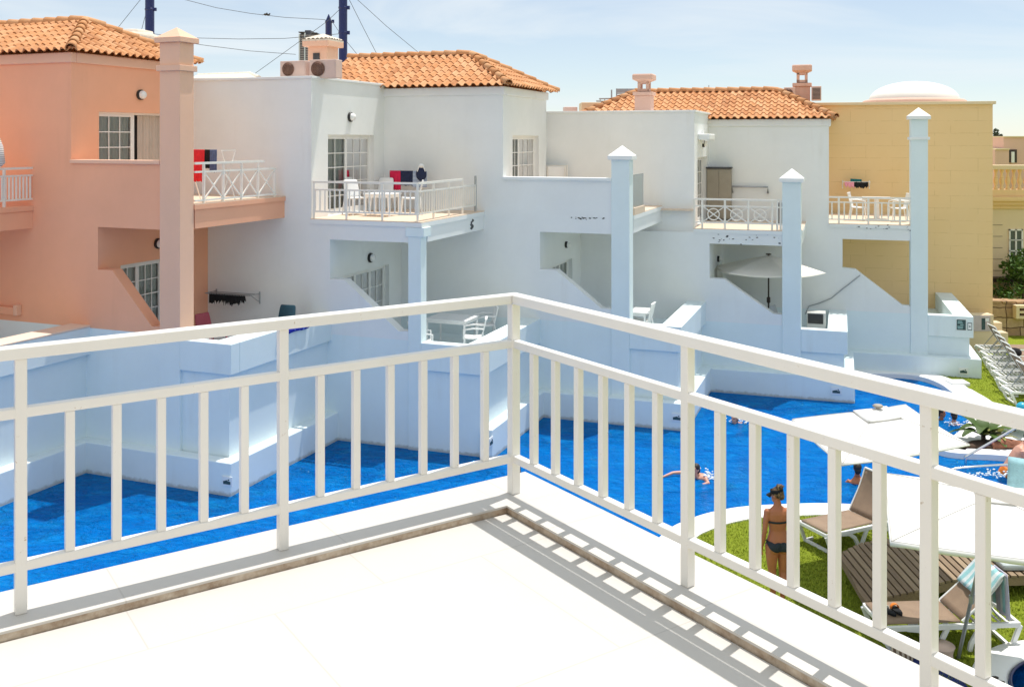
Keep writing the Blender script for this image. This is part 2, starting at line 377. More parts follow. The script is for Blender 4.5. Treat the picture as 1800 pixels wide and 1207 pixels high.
def m_poolfloor():
    t = NT('blue_mosaic_pool_floor')
    n = t.noise(.5, 4); f = t.noise(26, 3, .7)
    c = t.ramp(n, [(.3, (.02,.34,.72)), (.7, (.03,.42,.80))]); c = t.mix(t.ramp(f, [(.4, 0.0), (.7, .35)]), c, (.01,.24,.62)); t.col(c)
    v = t.n.new('ShaderNodeTexVoronoi'); v.feature = 'SMOOTH_F1'; v.inputs['Scale'].default_value = 1.9
    dn = t.n.new('ShaderNodeTexNoise'); dn.inputs['Scale'].default_value = 1.6; dn.inputs['Detail'].default_value = 3; t.l(t.tc.outputs['Object'], dn.inputs['Vector'])
    ad = t.n.new('ShaderNodeVectorMath'); ad.operation = 'ADD'; t.l(t.tc.outputs['Object'], ad.inputs[0]); t.l(dn.outputs['Color'], ad.inputs[1]); t.l(ad.outputs[0], v.inputs['Vector'])
    t.set(rough=.7, spec=.1); t.bump(t.mix(.4, v.outputs['Distance'], t.noise(5, 4)), 1.0, .35); return t.m
M['pool_floor'] = m_poolfloor()
# ---------------------------------------------------------------- camera, sky, sun
cam = bpy.data.cameras.new('camera'); co = bpy.data.objects.new('camera', cam); COL.objects.link(co); sc.camera = co
co.location = (0, 0, EYE); co.rotation_euler = (R(90), 0, 0)
cam.sensor_width = 36; cam.lens = FOC/1800*36; cam.shift_y = -(603.5-HY)/1800; cam.clip_end = 6000; cam.clip_start = .05
SUN = Vector((.200, .214, 1.0)).normalized()
sd = bpy.data.lights.new('sun', 'SUN'); sd.energy = SUN_E; sd.angle = R(.5); sd.color = (1, .955, .89)
so = bpy.data.objects.new('sun', sd); COL.objects.link(so); so.rotation_euler = (-SUN).to_track_quat('-Z', 'Y').to_euler(); so.location = (5, 5, 40)
w = bpy.data.worlds.new('World'); sc.world = w; w.use_nodes = True; nt = w.node_tree; nt.nodes.clear()
out = nt.nodes.new('ShaderNodeOutputWorld'); bg = nt.nodes.new('ShaderNodeBackground'); nt.links.new(bg.outputs[0], out.inputs[0])
sky = nt.nodes.new('ShaderNodeTexSky'); sky.sky_type = 'NISHITA'; sky.sun_disc = False
sky.sun_elevation = math.asin(SUN.z); sky.sun_rotation = math.atan2(SUN.x, SUN.y); sky.air_density = 1.0; sky.dust_density = SKY_DUST; sky.ozone_density = 1.2; sky.altitude = 1500
tc = nt.nodes.new('ShaderNodeTexCoord'); mp = nt.nodes.new('ShaderNodeMapping'); mp.inputs['Scale'].default_value = (1.0, 1.0, 6.5); mp.inputs['Location'].default_value = (.35, .1, .2)
nt.links.new(tc.outputs['Generated'], mp.inputs[0])
cn = nt.nodes.new('ShaderNodeTexNoise'); cn.inputs['Scale'].default_value = 2.3; cn.inputs['Detail'].default_value = 6; cn.inputs['Roughness'].default_value = .52; cn.inputs['Distortion'].default_value = .7
nt.links.new(mp.outputs[0], cn.inputs['Vector'])
cr = nt.nodes.new('ShaderNodeValToRGB'); cr.color_ramp.elements[0].position = .46; cr.color_ramp.elements[0].color = (0,0,0,1); cr.color_ramp.elements[1].position = .70; cr.color_ramp.elements[1].color = (.55,.55,.55,1)
nt.links.new(cn.outputs[0], cr.inputs[0])
mx = nt.nodes.new('ShaderNodeMix'); mx.data_type = 'RGBA'; 
sx = nt.nodes.new('ShaderNodeSeparateXYZ'); nt.links.new(tc.outputs['Generated'], sx.inputs[0])
mr = nt.nodes.new('ShaderNodeMapRange'); mr.interpolation_type = 'SMOOTHSTEP'; nt.links.new(sx.outputs[2], mr.inputs[0]); mr.inputs[1].default_value = .14; mr.inputs[2].default_value = .5; mr.inputs[3].default_value = VEIL[0]; mr.inputs[4].default_value = VEIL[1]
ad = nt.nodes.new('ShaderNodeMath'); ad.operation = 'ADD'; ad.use_clamp = True; nt.links.new(mr.outputs[0], ad.inputs[0]); nt.links.new(cr.outputs[0], ad.inputs[1]); nt.links.new(ad.outputs[0], mx.inputs[0])
nt.links.new(sky.outputs[0], mx.inputs[6]); mx.inputs[7].default_value = CLOUD
nt.links.new(mx.outputs[2], bg.inputs[0]); bg.inputs[1].default_value = SKY_S
sc.view_settings.view_transform = 'Standard'; sc.view_settings.look = 'None'; sc.view_settings.exposure = EXPO; sc.view_settings.gamma = 1
sc.cycles.use_denoising = True; sc.cycles.max_bounces = 10; sc.cycles.diffuse_bounces = 6; sc.cycles.transparent_max_bounces = 12
sc.cycles.sample_clamp_indirect = 6; sc.cycles.caustics_reflective = False; sc.cycles.caustics_refractive = False

# ---------------------------------------------------------------- ground, pool, lawn
b = MB(); b.add([(-900,-300,-1.75),(900,-300,-1.75),(900,2500,-1.75),(-900,2500,-1.75)], [(0,1,2,3)]); struct(b.build('ground', M['cream'], loc=(0,0,-1.75)))
b = MB(); b.add([(-40,2,-.42),(17,2,-.42),(17,36,-.42),(-40,36,-.42)], [(0,1,2,3)]); struct(b.build('pool_floor', M['pool_floor'], loc=(0,0,-.42)))
b = MB(); b.add([(-40,2,-.1),(17,2,-.1),(17,36,-.1),(-40,36,-.1)], [(0,1,2,3)]); struct(b.build('pool_water', M['water'], loc=(0,0,-.1)))

def smooth_line(pts, n=6):
    pts = [Vector(p) for p in pts]; o = []
    for i in range(len(pts)-1):
        p0, p1, p2, p3 = pts[max(i-1, 0)], pts[i], pts[i+1], pts[min(i+2, len(pts)-1)]
        for k in range(n):
            t = k/n; o.append(.5*((2*p1)+(p2-p0)*t+(2*p0-5*p1+4*p2-p3)*t*t+(3*p1-p0-3*p2+p3)*t**3))
    return o+[pts[-1]]
def V2(x, y): return Vector((x, y, 0))
near_edge = smooth_line([V2(.2,6), V2(.7,9), V2(1.3,12.5), V2(1.75,15), V2(2.62,17.05), V2(3.25,17.8), V2(3.97,18.25), V2(4.7,18.45), V2(5.95,18.55), V2(7.0,18.4), V2(8.4,18.5), V2(9.9,18.7), V2(12,18.9), V2(17.5,19)])
far_edge = smooth_line([V2(10.2,28.95), V2(10.73,28.95), V2(11.5,28.85), V2(11.95,28.45), V2(12.1,27.7), V2(12.04,26.9), V2(12.0,25.9), V2(11.75,24.8), V2(11.2,24.0), V2(10.35,22.9), V2(9.75,22.3), V2(9.5,21.95), V2(9.75,21.65), V2(10.6,21.5), V2(11.4,21.2), V2(13,20.9), V2(17.5,20.8)])
lawn = MB(); lawn.prism([p+Vector((0,0,-1.6)) for p in near_edge]+[Vector((60,19,-1.6)), Vector((60,-10,-1.6)), Vector((.2,-10,-1.6))], (0,0,1.6))
lawn.prism([p+Vector((0,0,-1.6)) for p in far_edge]+[Vector((60,20.8,-1.6)), Vector((60,75,-1.6)), Vector((10.2,75,-1.6))], (0,0,1.6))
struct(lawn.build('lawn', M['grass'], loc=(6,15,-1.6)))
def inside(x, y, pg):
    c = False
    for (x0, y0), (x1, y1) in zip(pg, pg[1:]+pg[:1]):
        if (y0 > y) != (y1 > y) and x < (x1-x0)*(y-y0)/(y1-y0)+x0: c = not c
    return c
pgn = [(p.x, p.y) for p in near_edge]+[(60,19),(60,-10),(.2,-10)]; pgf = [(p.x, p.y) for p in far_edge]+[(60,20.8),(60,75),(10.2,75)]
rg = random.Random(11); gv = []; gf = []; gt = []
def tuft(x, y, h):
    for k in range(2):
        a = rg.uniform(0, 6.28); l = h*rg.uniform(.6, 1.3); w_ = .006; dx, dy = math.cos(a), math.sin(a); o = len(gv)
        gv.extend([(x-dy*w_, y+dx*w_, 0), (x+dy*w_, y-dx*w_, 0), (x+dx*l*.7, y+dy*l*.7, l)]); gf.append((o, o+1, o+2))
for i in range(52000):
    x, y = rg.uniform(2.4, 9.5), rg.uniform(12.2, 18.4)
    if inside(x+.0, y+.45, pgn) and (x-7.2)**2+(y-12)**2 > 2.1: tuft(x, y, .035)
for i in range(12000):
    x, y = rg.uniform(12.4, 17), rg.uniform(25.2, 31.5)
    tuft(x, y, .04)
me_ = bpy.data.meshes.new('grass'); me_.from_pydata(gv, [], gf); me_.materials.append(M['blades']); go = bpy.data.objects.new('grass', me_); COL.objects.link(go); tag(go, 'short green turf blades covering the lawns by the pool', 'grass', kind='stuff')
def ribbon(line, wd, z0, z1, side=1):
    g = []
    for i, p in enumerate(line):
        d = (line[min(i+1, len(line)-1)]-line[max(i-1, 0)]).normalized(); nrm = Vector((d.y, -d.x, 0))*side
        wi = wd(i/(len(line)-1)) if callable(wd) else wd
        a, c = p-nrm*.05, p+nrm*wi
        g.append([Vector((a.x, a.y, z0)), Vector((a.x, a.y, z1-.02)), Vector((a.x+nrm.x*.03, a.y+nrm.y*.03, z1)), Vector((c.x-nrm.x*.03, c.y-nrm.y*.03, z1)), Vector((c.x, c.y, z1-.02)), Vector((c.x, c.y, z0))])
    return MB().sheet(g, False)
struct(ribbon(near_edge, .50, -.3, .045).build('pool_edge', M['white_trim'], loc=(5,18,0)))
struct(ribbon(far_edge, lambda t: .55 if t < .3 else .6, -.3, .045, -1).build('pool_edge', M['white_trim'], loc=(12,25,0)))
pv = MB(); pv.prism([V2(10.05,22.3), V2(10.9,23.1), V2(11.5,23.7), V2(12.1,24.1), V2(12.6,24.4), V2(14.8,23.4), V2(15.5,22.1), V2(12,21.75), V2(10.6,21.85)], (0,0,.03)); struct(pv.build('paving', M['white_trim']))
so_ = MB(); sp_ = smooth_line([gnd(1692,787,.05), gnd(1700,781,.05), gnd(1713,777,.05), gnd(1745,776,.05), gnd(1790,777,.05), gnd(1850,778,.05), gnd(1850,789,.05), gnd(1780,789,.05), gnd(1720,788,.05)], 3); so_.prism(sp_, (0,0,.05)); struct(so_.build('soil', M['soil']))
# small round pool on the near lawn
def ring_pool(c, r, Ro):
    rt = thing('round_pool', 'small round pool with broad white rim on the lawn beside the nearest lounger', 'pool', c)
    MB().lathe([(r-.02,-.3),(r-.02,.06),(r+.02,.09),(Ro-.03,.09),(Ro,.06),(Ro,-.1)], c, 64).build('rim', M['white_trim'], rt)
    b = MB().lathe([(.01,.02),(r,.02)], c, 48); b.build('water', M['water'], rt)
    MB().lathe([(.01,.008),(r,.008)], c, 48).build('basin', M['pool_floor'], rt)
    MB().tube([Vector(c)+Vector(((r-.05)*math.cos(a), (r-.05)*math.sin(a), .07)) for a in [i*2*math.pi/64 for i in range(64)]], .02, 6, True).build('edge_stripe', plain('navy_edge_tile', (.03,.03,.10), .4), rt)
ring_pool((7.2, 12.0, 0), 1.05, 1.45)

# ---------------------------------------------------------------- our own balcony
FZ = EYE-1.672; KZ = EYE-1.636
nB = Vector((.829, .559, 0)); dB = Vector((.559, -.829, 0)); dA = Vector((-.829, -.559, 0)); nA = Vector((-.559, .829, 0))
C0 = Vector((.008, 4.56, 0))                                     # railing corner post
def ab(a, b, z=0): return C0 + nA*a + nB*b + Vector((0,0,z))     # a beyond the left run, b beyond the right run (outwards)
bal = thing('balcony', 'white tiled balcony with raised pale kerb under the near white railing', 'balcony', (0, 3, FZ))
IN = -.115; OUT = .21
fl = MB(); fl.prism([ab(IN-.002,IN-.002,FZ-.25), ab(IN-.002,-8,FZ-.25), ab(-8,-8,FZ-.25), ab(-8,IN-.002,FZ-.25)], (0,0,.25)); fl.build('floor', M['floor'], bal)
k = MB()
for (a0, a1, b0, b1) in ((IN, OUT, IN, OUT), (IN, OUT, -8, IN-.0005), (-8, IN-.0005, IN, OUT)):
    poly = [ab(a0,b0,KZ-.009), ab(a0,b1,KZ-.009), ab(a1,b1,KZ-.009), ab(a1,b0,KZ-.009)]; k.prism(poly, (0,0,.009))
k.build('kerb_top', M['floor'], bal)
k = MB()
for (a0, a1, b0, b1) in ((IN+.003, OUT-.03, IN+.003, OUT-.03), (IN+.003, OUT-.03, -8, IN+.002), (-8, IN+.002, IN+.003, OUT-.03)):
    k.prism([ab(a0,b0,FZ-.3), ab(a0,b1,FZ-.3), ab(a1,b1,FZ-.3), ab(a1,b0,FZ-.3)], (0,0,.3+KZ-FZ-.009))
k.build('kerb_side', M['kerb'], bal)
k = MB(); k.prism([ab(.1,.1,-1.6), ab(.1,-8,-1.6), ab(-8,-8,-1.6), ab(-8,.1,-1.6)], (0,0,FZ-.26+1.6)); k.build('wall', M['white'], bal)
k = MB(); k.prism([ab(-1.2,-7.9,FZ-.2), ab(-7.9,-1.2,FZ-.2), ab(-8.2,-1.5,FZ-.2), ab(-1.5,-8.2,FZ-.2)], (0,0,3.2)); k.build('house_wall', M['cream'], bal)  # unseen building wall behind the viewer, added to darken the floor's shade

rl = thing('balcony_railing', 'large white metal railing round the near balcony corner', 'railing', (C0.x, C0.y, KZ))
zt, zm, zb = EYE-.714, EYE-.925, EYE-1.456
LA, LB = 3.9, 3.6
def along(s, run, off=0, z=0): return C0 + (dA if run else dB)*s + (nA if run else nB)*off + Vector((0,0,z))
for run, L in ((1, LA), (0, LB)):
    # mitred ends at the corner post
    for nm, z1, hh, ww in (('top_rail', zt, .042, .06), ('mid_rail', zm, .036, .036), ('bottom_rail', zb, .034, .036)):
        b = MB(); s0 = 0
        n = nA if run else nB; d = dA if run else dB; o = nB if run else nA
        ve = [C0+n*sx*ww/2+o*sx*ww/2 for sx in (-1, 1)]
        far = [C0+d*L+n*sx*ww/2 for sx in (-1, 1)]
        b.prism([v+Vector((0,0,z1-hh)) for v in (ve[0], ve[1], far[1], far[0])], (0,0,hh))
        b.build(nm, M['rail'], rl, bevel=.004)
posts = {1: [1.116, 2.062, 3.02], 0: [1.14, 2.114, 3.08]}
for run in (1, 0):
    prev = 0
    for i, s in enumerate(posts[run]+[4.1 if run else 3.7]):
        if i < 3: MB().bar(along(s, run, 0, KZ), along(s, run, 0, zt-.042), .038, .038, nA if run else nB).build('post', M['rail'], rl, bevel=.003)
        nb = (6, 5, 5, 5)[i]
        for j in range(1, nb+1):
            ss = prev+(s-prev)*j/(nb+1)
            if ss < (LA if run else LB): MB().bar(along(ss, run, 0, zb), along(ss, run, 0, zm-.036), .031, .031, nA if run else nB).build('baluster', M['rail'], rl, bevel=.003)
        prev = s
MB().bar(C0+Vector((0,0,KZ)), C0+Vector((0,0,zt-.042)), .044, .044, nA).build('post', M['rail'], rl, bevel=.003)
# ---------------------------------------------------------------- helpers for houses
def attr_tint(o, vals):
    a = o.data.attributes.new('tint', 'FLOAT', 'FACE'); a.data.foreach_set('value', vals)

def tile_slope(A, e, u, Ls, Lt, clips, pitch=.215, row=.34):
    """barrel tiles: A eave start, e along the eave, u up the slope; returns mesh data clipped by vertical planes"""
    e = Vector(e).normalized(); u = Vector(u).normalized(); n = e.cross(u).normalized()
    if n.z < 0: n = -n
    bm = bmesh.new(); lay = bm.faces.layers.float.new('tint')
    S = 8; nc = int(math.ceil(Ls/pitch)); nr = int(math.ceil(Lt/row))
    def h(i):
        f = (i % S)/S
        return .062*math.sin(math.pi*f/.64)**.8 if f < .64 else -.012*math.sin(math.pi*(f-.64)/.36)
    rnd = random.Random(int(A.x*100)+nc)
    for r in range(nr):
        t0 = r*row-.03; t1 = min((r+1)*row+.03, Lt+.02)
        jl = [rnd.uniform(-.004, .006) for _ in range(nc+1)]; tn = [min(1, max(0, rnd.gauss(.5, .26))) for _ in range(nc+1)]; jt = [rnd.uniform(-.012, .012) for _ in range(nc+1)]
        lo = []; bo = []; to = []; lip = []
        for i in range(nc*S+1):
            s = i*pitch/S; hh = h(i); c = min(i//S, nc)
            b = A+e*s+u*(t0+jt[c])+n*(hh+.032+jl[c]); tp = A+e*s+u*t1+n*(hh+.004)
            lip.append((bm.verts.new(b), bm.verts.new(b-n*.026+u*.010))); bo.append(bm.verts.new(b)); to.append(bm.verts.new(tp))
        for i in range(nc*S):
            c = i//S
            f = bm.faces.new((bo[i], bo[i+1], to[i+1], to[i])); f.smooth = True; f[lay] = tn[c]
            f = bm.faces.new((lip[i][1], lip[i+1][1], lip[i+1][0], lip[i][0])); f[lay] = tn[c]*.5
    for co_, no_ in clips:
        bmesh.ops.bisect_plane(bm, geom=bm.verts[:]+bm.edges[:]+bm.faces[:], plane_co=co_, plane_no=no_, clear_outer=True)
    return bm
def bm_obj(bms, name, mat, parent):
    me = bpy.data.meshes.new(name); bm = bmesh.new(); bm.faces.layers.float.new('tint')
    for b in bms:
        t = bpy.data.meshes.new('t'); b.to_mesh(t); bm.from_mesh(t); bpy.data.meshes.remove(t); b.free()
    bm.transform(ROOT[parent].inverted()); bm.to_mesh(me); bm.free(); me.materials.append(mat)
    o = bpy.data.objects.new(name, me); COL.objects.link(o); o.parent = parent; ROOT[o] = ROOT[parent]; return o
def cap_line(a, b, r=.115, L=.40, seed=1):
    a = Vector(a); b = Vector(b); d = (b-a); n = max(1, round(d.length/L)); d /= n; x = d.cross(Vector((0,0,1))).normalized(); y = x.cross(d).normalized()
    bm = bmesh.new(); lay = bm.faces.layers.float.new('tint'); rnd = random.Random(seed)
    for i in range(n):
        p0 = a+d*i-d*.08+y*.015; p1 = a+d*(i+1); tn = min(1, max(0, rnd.gauss(.55, .25))); r0, r1 = r, r*.8
        rows = []
        for p, rr in ((p0, r0), (p1, r1)):
            rows.append([bm.verts.new(p+x*rr*math.cos(t)+y*(rr*math.sin(t)+.035)) for t in [-.25+k*(math.pi+.5)/10 for k in range(11)]])
        for k in range(10):
            f = bm.faces.new((rows[0][k], rows[0][k+1], rows[1][k+1], rows[1][k])); f.smooth = True; f[lay] = tn
        inner = [bm.verts.new(p0+x*(r0-.022)*math.cos(t)+y*((r0-.022)*math.sin(t)+.035)) for t in [-.25+k*(math.pi+.5)/10 for k in range(11)]]
        for k in range(10):
            f = bm.faces.new((rows[0][k+1], rows[0][k], inner[k], inner[k+1])); f[lay] = tn*.5
    return bm
def hip_roof(F, house, p0, p1, q0, q1, ze, zr, ar, al=0, fascia=None):
    """hipped tile roof: eave rectangle in the house frame, ridge at mid depth, hips set back ar / al"""
    qm = (q0+q1)/2; W = F.W
    bms = []; caps = []
    def slope(a, b, r0, r1):         # eave a->b, ridge over r0..r1
        e = (b-a).normalized(); up = (r0-a) - e*(r0-a).dot(e); L = (b-a).length
        cl = []
        for corner, top, inside in ((a, r0, b), (b, r1, a)):
            d = (top-corner); nv = Vector((-d.y, d.x, 0)).normalized()
            if nv.dot(inside-corner) > 0: nv = -nv
            cl.append((corner, nv))
        bms.append(tile_slope(a, e, up, L, up.length, cl))
    R0 = W(p0+al, qm, zr); R1 = W(p1-ar, qm, zr); A = W(p0,q0,ze); B = W(p1,q0,ze); C = W(p1,q1,ze); D = W(p0,q1,ze)
    slope(A, B, R0, R1)
    if ar: slope(B, C, R1, R1); caps.append(cap_line(B, R1, seed=3)); caps.append(cap_line(C, R1, seed=4))
    if al: slope(D, A, R0, R0); caps.append(cap_line(A, R0, seed=5)); caps.append(cap_line(D, R0, seed=6))
    slope(C, D, R1, R0)
    caps.append(cap_line(R0, R1, seed=7))
    o = bm_obj(bms, 'roof', M['tile'], house); o2 = bm_obj(caps, 'ridge_tiles', M['tile'], o)
    b = MB(); i = .2                  # solid roof body under the tiles
    vs = [W(p0+i*.1,q0+i,ze-.05), W(p1-i,q0+i,ze-.05), W(p1-i,q1-i,ze-.05), W(p0+i*.1,q1-i,ze-.05), R0+Vector((0,0,-.10)), R1+Vector((0,0,-.10))]
    b.add(vs, [(0,3,2,1),(0,1,5,4),(1,2,5),(2,3,4,5),(3,0,4)]); b.build('roof_deck', M['tile'], o)

def french(F, house, p, q0, q1, z0, z1, cols, rows, rails=(), axis='p', depth=.13, curtain='curtain', open_part=None):
    """glazed door/window set in a Q wall (face at p, looking to +p): frame, panes, curtain. cols = list of leaf widths with column counts"""
    b = MB(); x = p-depth
    bx = lambda qa, qb, za, zb, d=.05, o=0: b.box(x-d+o, x+o, qa, qb, za, zb, F.W)
    t = .055
    bx(q0, q0+t, z0, z1, .07); bx(q1-t, q1, z0, z1, .07); bx(q0+t+.001, q1-t-.001, z1-t, z1, .07); bx(q0+t+.001, q1-t-.001, z0, z0+t, .07)
    qa = q0+t; tot = sum(c[0] for c in cols); wd = q1-q0-2*t
    panes = []
    for w_, nc in cols:
        qb = qa+wd*w_/tot; s = .05
        bx(qa+.002, qa+s, z0+t+.002, z1-t-.002, .045, -.004); bx(qb-s, qb-.002, z0+t+.002, z1-t-.002, .045, -.004)
        bx(qa+s+.001, qb-s-.001, z1-t-s, z1-t-.002, .045, -.004); bx(qa+s+.001, qb-s-.001, z0+t+.002, z0+t+s+.04, .045, -.004)
        for i in range(1, nc): m = qa+s+(qb-qa-2*s)*i/nc; bx(m-.011, m+.011, z0+t+s+.041, z1-t-s-.001, .03, -.012)
        for i in range(1, rows): m = z0+t+s+(z1-z0-2*t-2*s)*i/rows; bx(qa+s+.001, qb-s-.001, m-.011, m+.011, .028, -.0135)
        panes.append((qa+s, qb-s)); qa = qb
    o = b.build('door', M['frame_white'], house)
    g = MB()
    for a, c in panes: g.add([F.W(x-.03, a, z0+t), F.W(x-.03, c, z0+t), F.W(x-.03, c, z1-t), F.W(x-.03, a, z1-t)], [(0,1,2,3)])
    g.build('pane', M['glass'], o)
    c = MB(); n = int((q1-q0)/.025); grid = []
    for z in (z0, z1): grid.append([F.W(x-.085+.022*math.sin(i*1.35)+.012*math.sin(i*.57), q0+(q1-q0)*i/n, z) for i in range(n+1)])
    c.sheet(grid).build('curtain', M[curtain], o)
    return o

def hole_wall(b, F, p0, p1, q0, q1, z0, z1, hq0, hq1, hz0, hz1):
    if hq0 > q0: b.box(p0, p1, q0, hq0, z0, z1, F.W)
    b.box(p0, p1, hq1, q1, z0, z1, F.W); b.box(p0, p1, hq0, hq1, hz1, z1, F.W)
    if hz0 > z0: b.box(p0, p1, hq0, hq1, z0, hz0, F.W)

def rail_run(F, house, mat, A, B, z, post_ts, rails, pattern='bars', nbar=10, r=.016, pr=.02, name='railing', rail=None, ends=(0,1), zlow=None):
    """railing between plan points A,B (p,q): rails = heights above z; pattern fills between rails[1] and rails[-1]"""
    a = F.W(*A, 0); c = F.W(*B, 0); P = lambda t, h: a.lerp(c, t)+Vector((0,0,z+h))
    first = rail is None; b = MB()
    for i, h in enumerate(rails): b.bar(P(ends[0] if i == 0 else 0, h), P(ends[1] if i == 0 else 1, h), .056 if i == 0 else .038, .048 if i == 0 else .038)
    o = b.build(name, mat, house if first else rail)
    for t in post_ts: MB().bar(P(t, -.02), P(t, rails[0] if ends[0] <= t <= ends[1] else rails[1]), .050).build('post', mat, o)
    L = (c-a).length
    if pattern == 'bars':
        ts = [(i+.5)/nbar for i in range(nbar)]
        for t in ts:
            if min([abs(t-q) for q in post_ts]+[9])*L > .03: MB().bar(P(t, rails[-1]), P(t, rails[1]), .034).build('baluster', mat, o)
    else:
        pp = sorted(set([0]+list(post_ts)+[1]))
        for t0, t1 in zip(pp, pp[1:]):
            if (t1-t0)*L < .3: continue
            b = MB(); b.bar(P(t0, rails[-1]), P(t1, rails[1]), .027); b.bar(P(t0, rails[1]), P(t1, rails[-1]), .0275)
            if pattern == 'circle':
                m = (t0+t1)/2; hc = (rails[1]+rails[-1])/2; rr = .16
                b.tube([P(m+rr*math.cos(k*math.pi/12)/L, hc+rr*math.sin(k*math.pi/12)) for k in range(24)], .016, 6, True)
            b.build('cross_panel', mat, o)
    return o

BASE = -.43
D = 4.4
HS = []
def shell(i, name, label, a, c, xl, xr, sd, xE, xO, pleft, floor_y, top_y, ops, diag, ledge_y, xR, mats, zsplit, ptop, parapet_y=None, dl=None, du=None, plinth=True, roofed=False, qwall=True, setback=0, dep=5.0):
    """one stepped terrace house; every measure is surveyed on its front plane q=c"""
    wm, lm, tm = mats
    F = Fr(a, c); W = F.W; h = dict(F=F, c=c, i=i)
    pl, pr, pE, pO = F.pX(xl,c), F.pX(xr,c), F.pX(xE,c), F.pX(xO,c); pR = F.pX(xR, c)
    zf = F.z(floor_y[1], F.pX(floor_y[0], c), c); ztop = F.z(top_y, pE, c); zbeam = F.z(ops, pO, c); zl = F.z(ledge_y[1], F.pX(ledge_y[0], c), c)
    zt = zl-.55
    h.update(pl=pl, pr=pr, pE=pE, pO=pO, pR=pR, zf=zf, ztop=ztop, zbeam=zbeam, zl=zl, zt=zt)
    base = W(pl, c, 0); rt = thing(name, label, 'house', base, -F.a); ROOT[rt] = Matrix.Translation(base) @ Matrix.Rotation(-R(a), 4, 'Z'); h['root'] = rt
    rt.rotation_euler = (0, 0, -R(a))
    # ---- lower wall: pool side tinted for blue bounce (below zsplit) and upper colour
    DR = dl or (1.6, 3.2, zt, zt+2.0)
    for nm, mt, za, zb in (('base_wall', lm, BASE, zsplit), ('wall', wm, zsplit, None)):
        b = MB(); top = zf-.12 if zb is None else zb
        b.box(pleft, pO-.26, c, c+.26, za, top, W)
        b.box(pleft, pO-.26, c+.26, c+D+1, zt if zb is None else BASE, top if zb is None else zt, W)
        if zb is None:
            b.box(pO-.26, pO, c, c+.26, za, top, W)
            za = zt
            hole_wall(b, F, pO-.26, pO, c+.26, c+D+.6, za, top, c+DR[0], c+DR[1], max(za, DR[2]), DR[3])
            # upper storey
            c2 = c+setback
            b.box(pleft, pE-.26, c2+.26, c2+dep+.1, zf-.12, ztop-.12, W); b.box(pleft, pE-.26, c2, c2+.26, zf-.12, ztop, W); b.box(pleft, pO-.26, c+.02, c+D, zf-.5, zf-.125, W)
            DU = du or (1.0, 2.2, zf, zf+2.0)
            if qwall: hole_wall(b, F, pE-.26, pE, c2, c2+dep, zf-.12, ztop, c2+DU[0], c2+DU[1], DU[2], DU[3])
            # front panel under the balcony, cut by the sloping stair opening
            b.box(pO, pl, c, c+.28, zbeam, zf-.12, W)
            b.box(pr-.28, pr, c+sd, c+D, zbeam, zf-.12, W)
        else:
            b.box(pO-.26, pO, c, c+.26, za, top, W); b.box(pO-.26, pO, c+.26, c+D+.6, za, zt, W)
        b.build(nm, mt, rt)
    dp = [(F.pX(x, c), y) for x, y in diag]; dz = [(p, F.z(y, p, c)) for p, y in dp]
    pts = [(pO, zsplit)] + [(pO, dz[0][1])] + dz[1:] + [(pl, dz[-1][1]), (pl, zsplit)]
    b = MB(); b.prism([W(p, c, z) for p, z in pts], F.Q*.28); b.build('stair_wall', wm, rt)
    b = MB(); b.box(pO, pl, c, c+.28, BASE, zsplit, W)
    # terrace block, walls and parapets
    b.box(pO, pR-.5, c+.28, c+D+.4, BASE, zt, W)
    b.box(pr, pR-.10, c+.04, c+.3, BASE, zl-.62, W); b.box(pR-.5, pR-.10, c+.3, c+D+.4, BASE, zl-.62, W)
    b.build('terrace_wall', lm, rt)
    b = MB(); b.box(pr, pR, c-.04, c+.24, zl-.62, zl, W); b.box(pR-.52, pR, c+.24, c+D+.4, zl-.62, zl-.002, W); b.build('parapet', lm, rt, bevel=.015)
    if plinth is not None:
        b = MB()
        if plinth: b.box(F.inv(W(pleft,c,0))[0], pR+.18, c-.28, c+.02, BASE, .55, W)
        b.box(pR-.12, pR+.18, c+.02 if plinth else c-.05, c+D+.5, BASE, .548, W); b.build('plinth', lm, rt, bevel=.02)
    # balcony slab + ceiling
    so_ = .004 if parapet_y else -.03
    b = MB(); b.box(pE, pl, c+so_, c+sd-.04, zf-.119, zf-.02, W); b.box(pE, pr+.03, c+sd-.04, c+D, zf-.12, zf-.02, W); b.box(pl, pr+.03, c-.06, c+sd-.04, zf-.12, zf-.021, W) if not ptop else None; b.build('balcony_slab', wm, rt)
    b = MB(); b.box(pE, pl-.001, c+max(so_,-.025), c+sd-.04, zf-.0199, zf, W); b.box(pE, pr+.025, c+sd-.04, c+D, zf-.0199, zf, W); b.box(pl, pr+.025, c-.055, c+sd-.04, zf-.0199, zf, W) if not ptop else None; b.build('balcony_floor', M['warm_floor'], rt)
    if parapet_y:
        zp = F.z(parapet_y, pE, c); h['zp'] = zp
        b = MB(); b.box(pE, pl, c, c+.22, zf-.12, zp-.08, W); b.build('balcony_parapet', wm, rt)
        b = MB(); b.box(pE+.002, pl, c-.05, c+.25, zp-.08, zp, W); b.build('parapet_coping', tm, rt, bevel=.01)
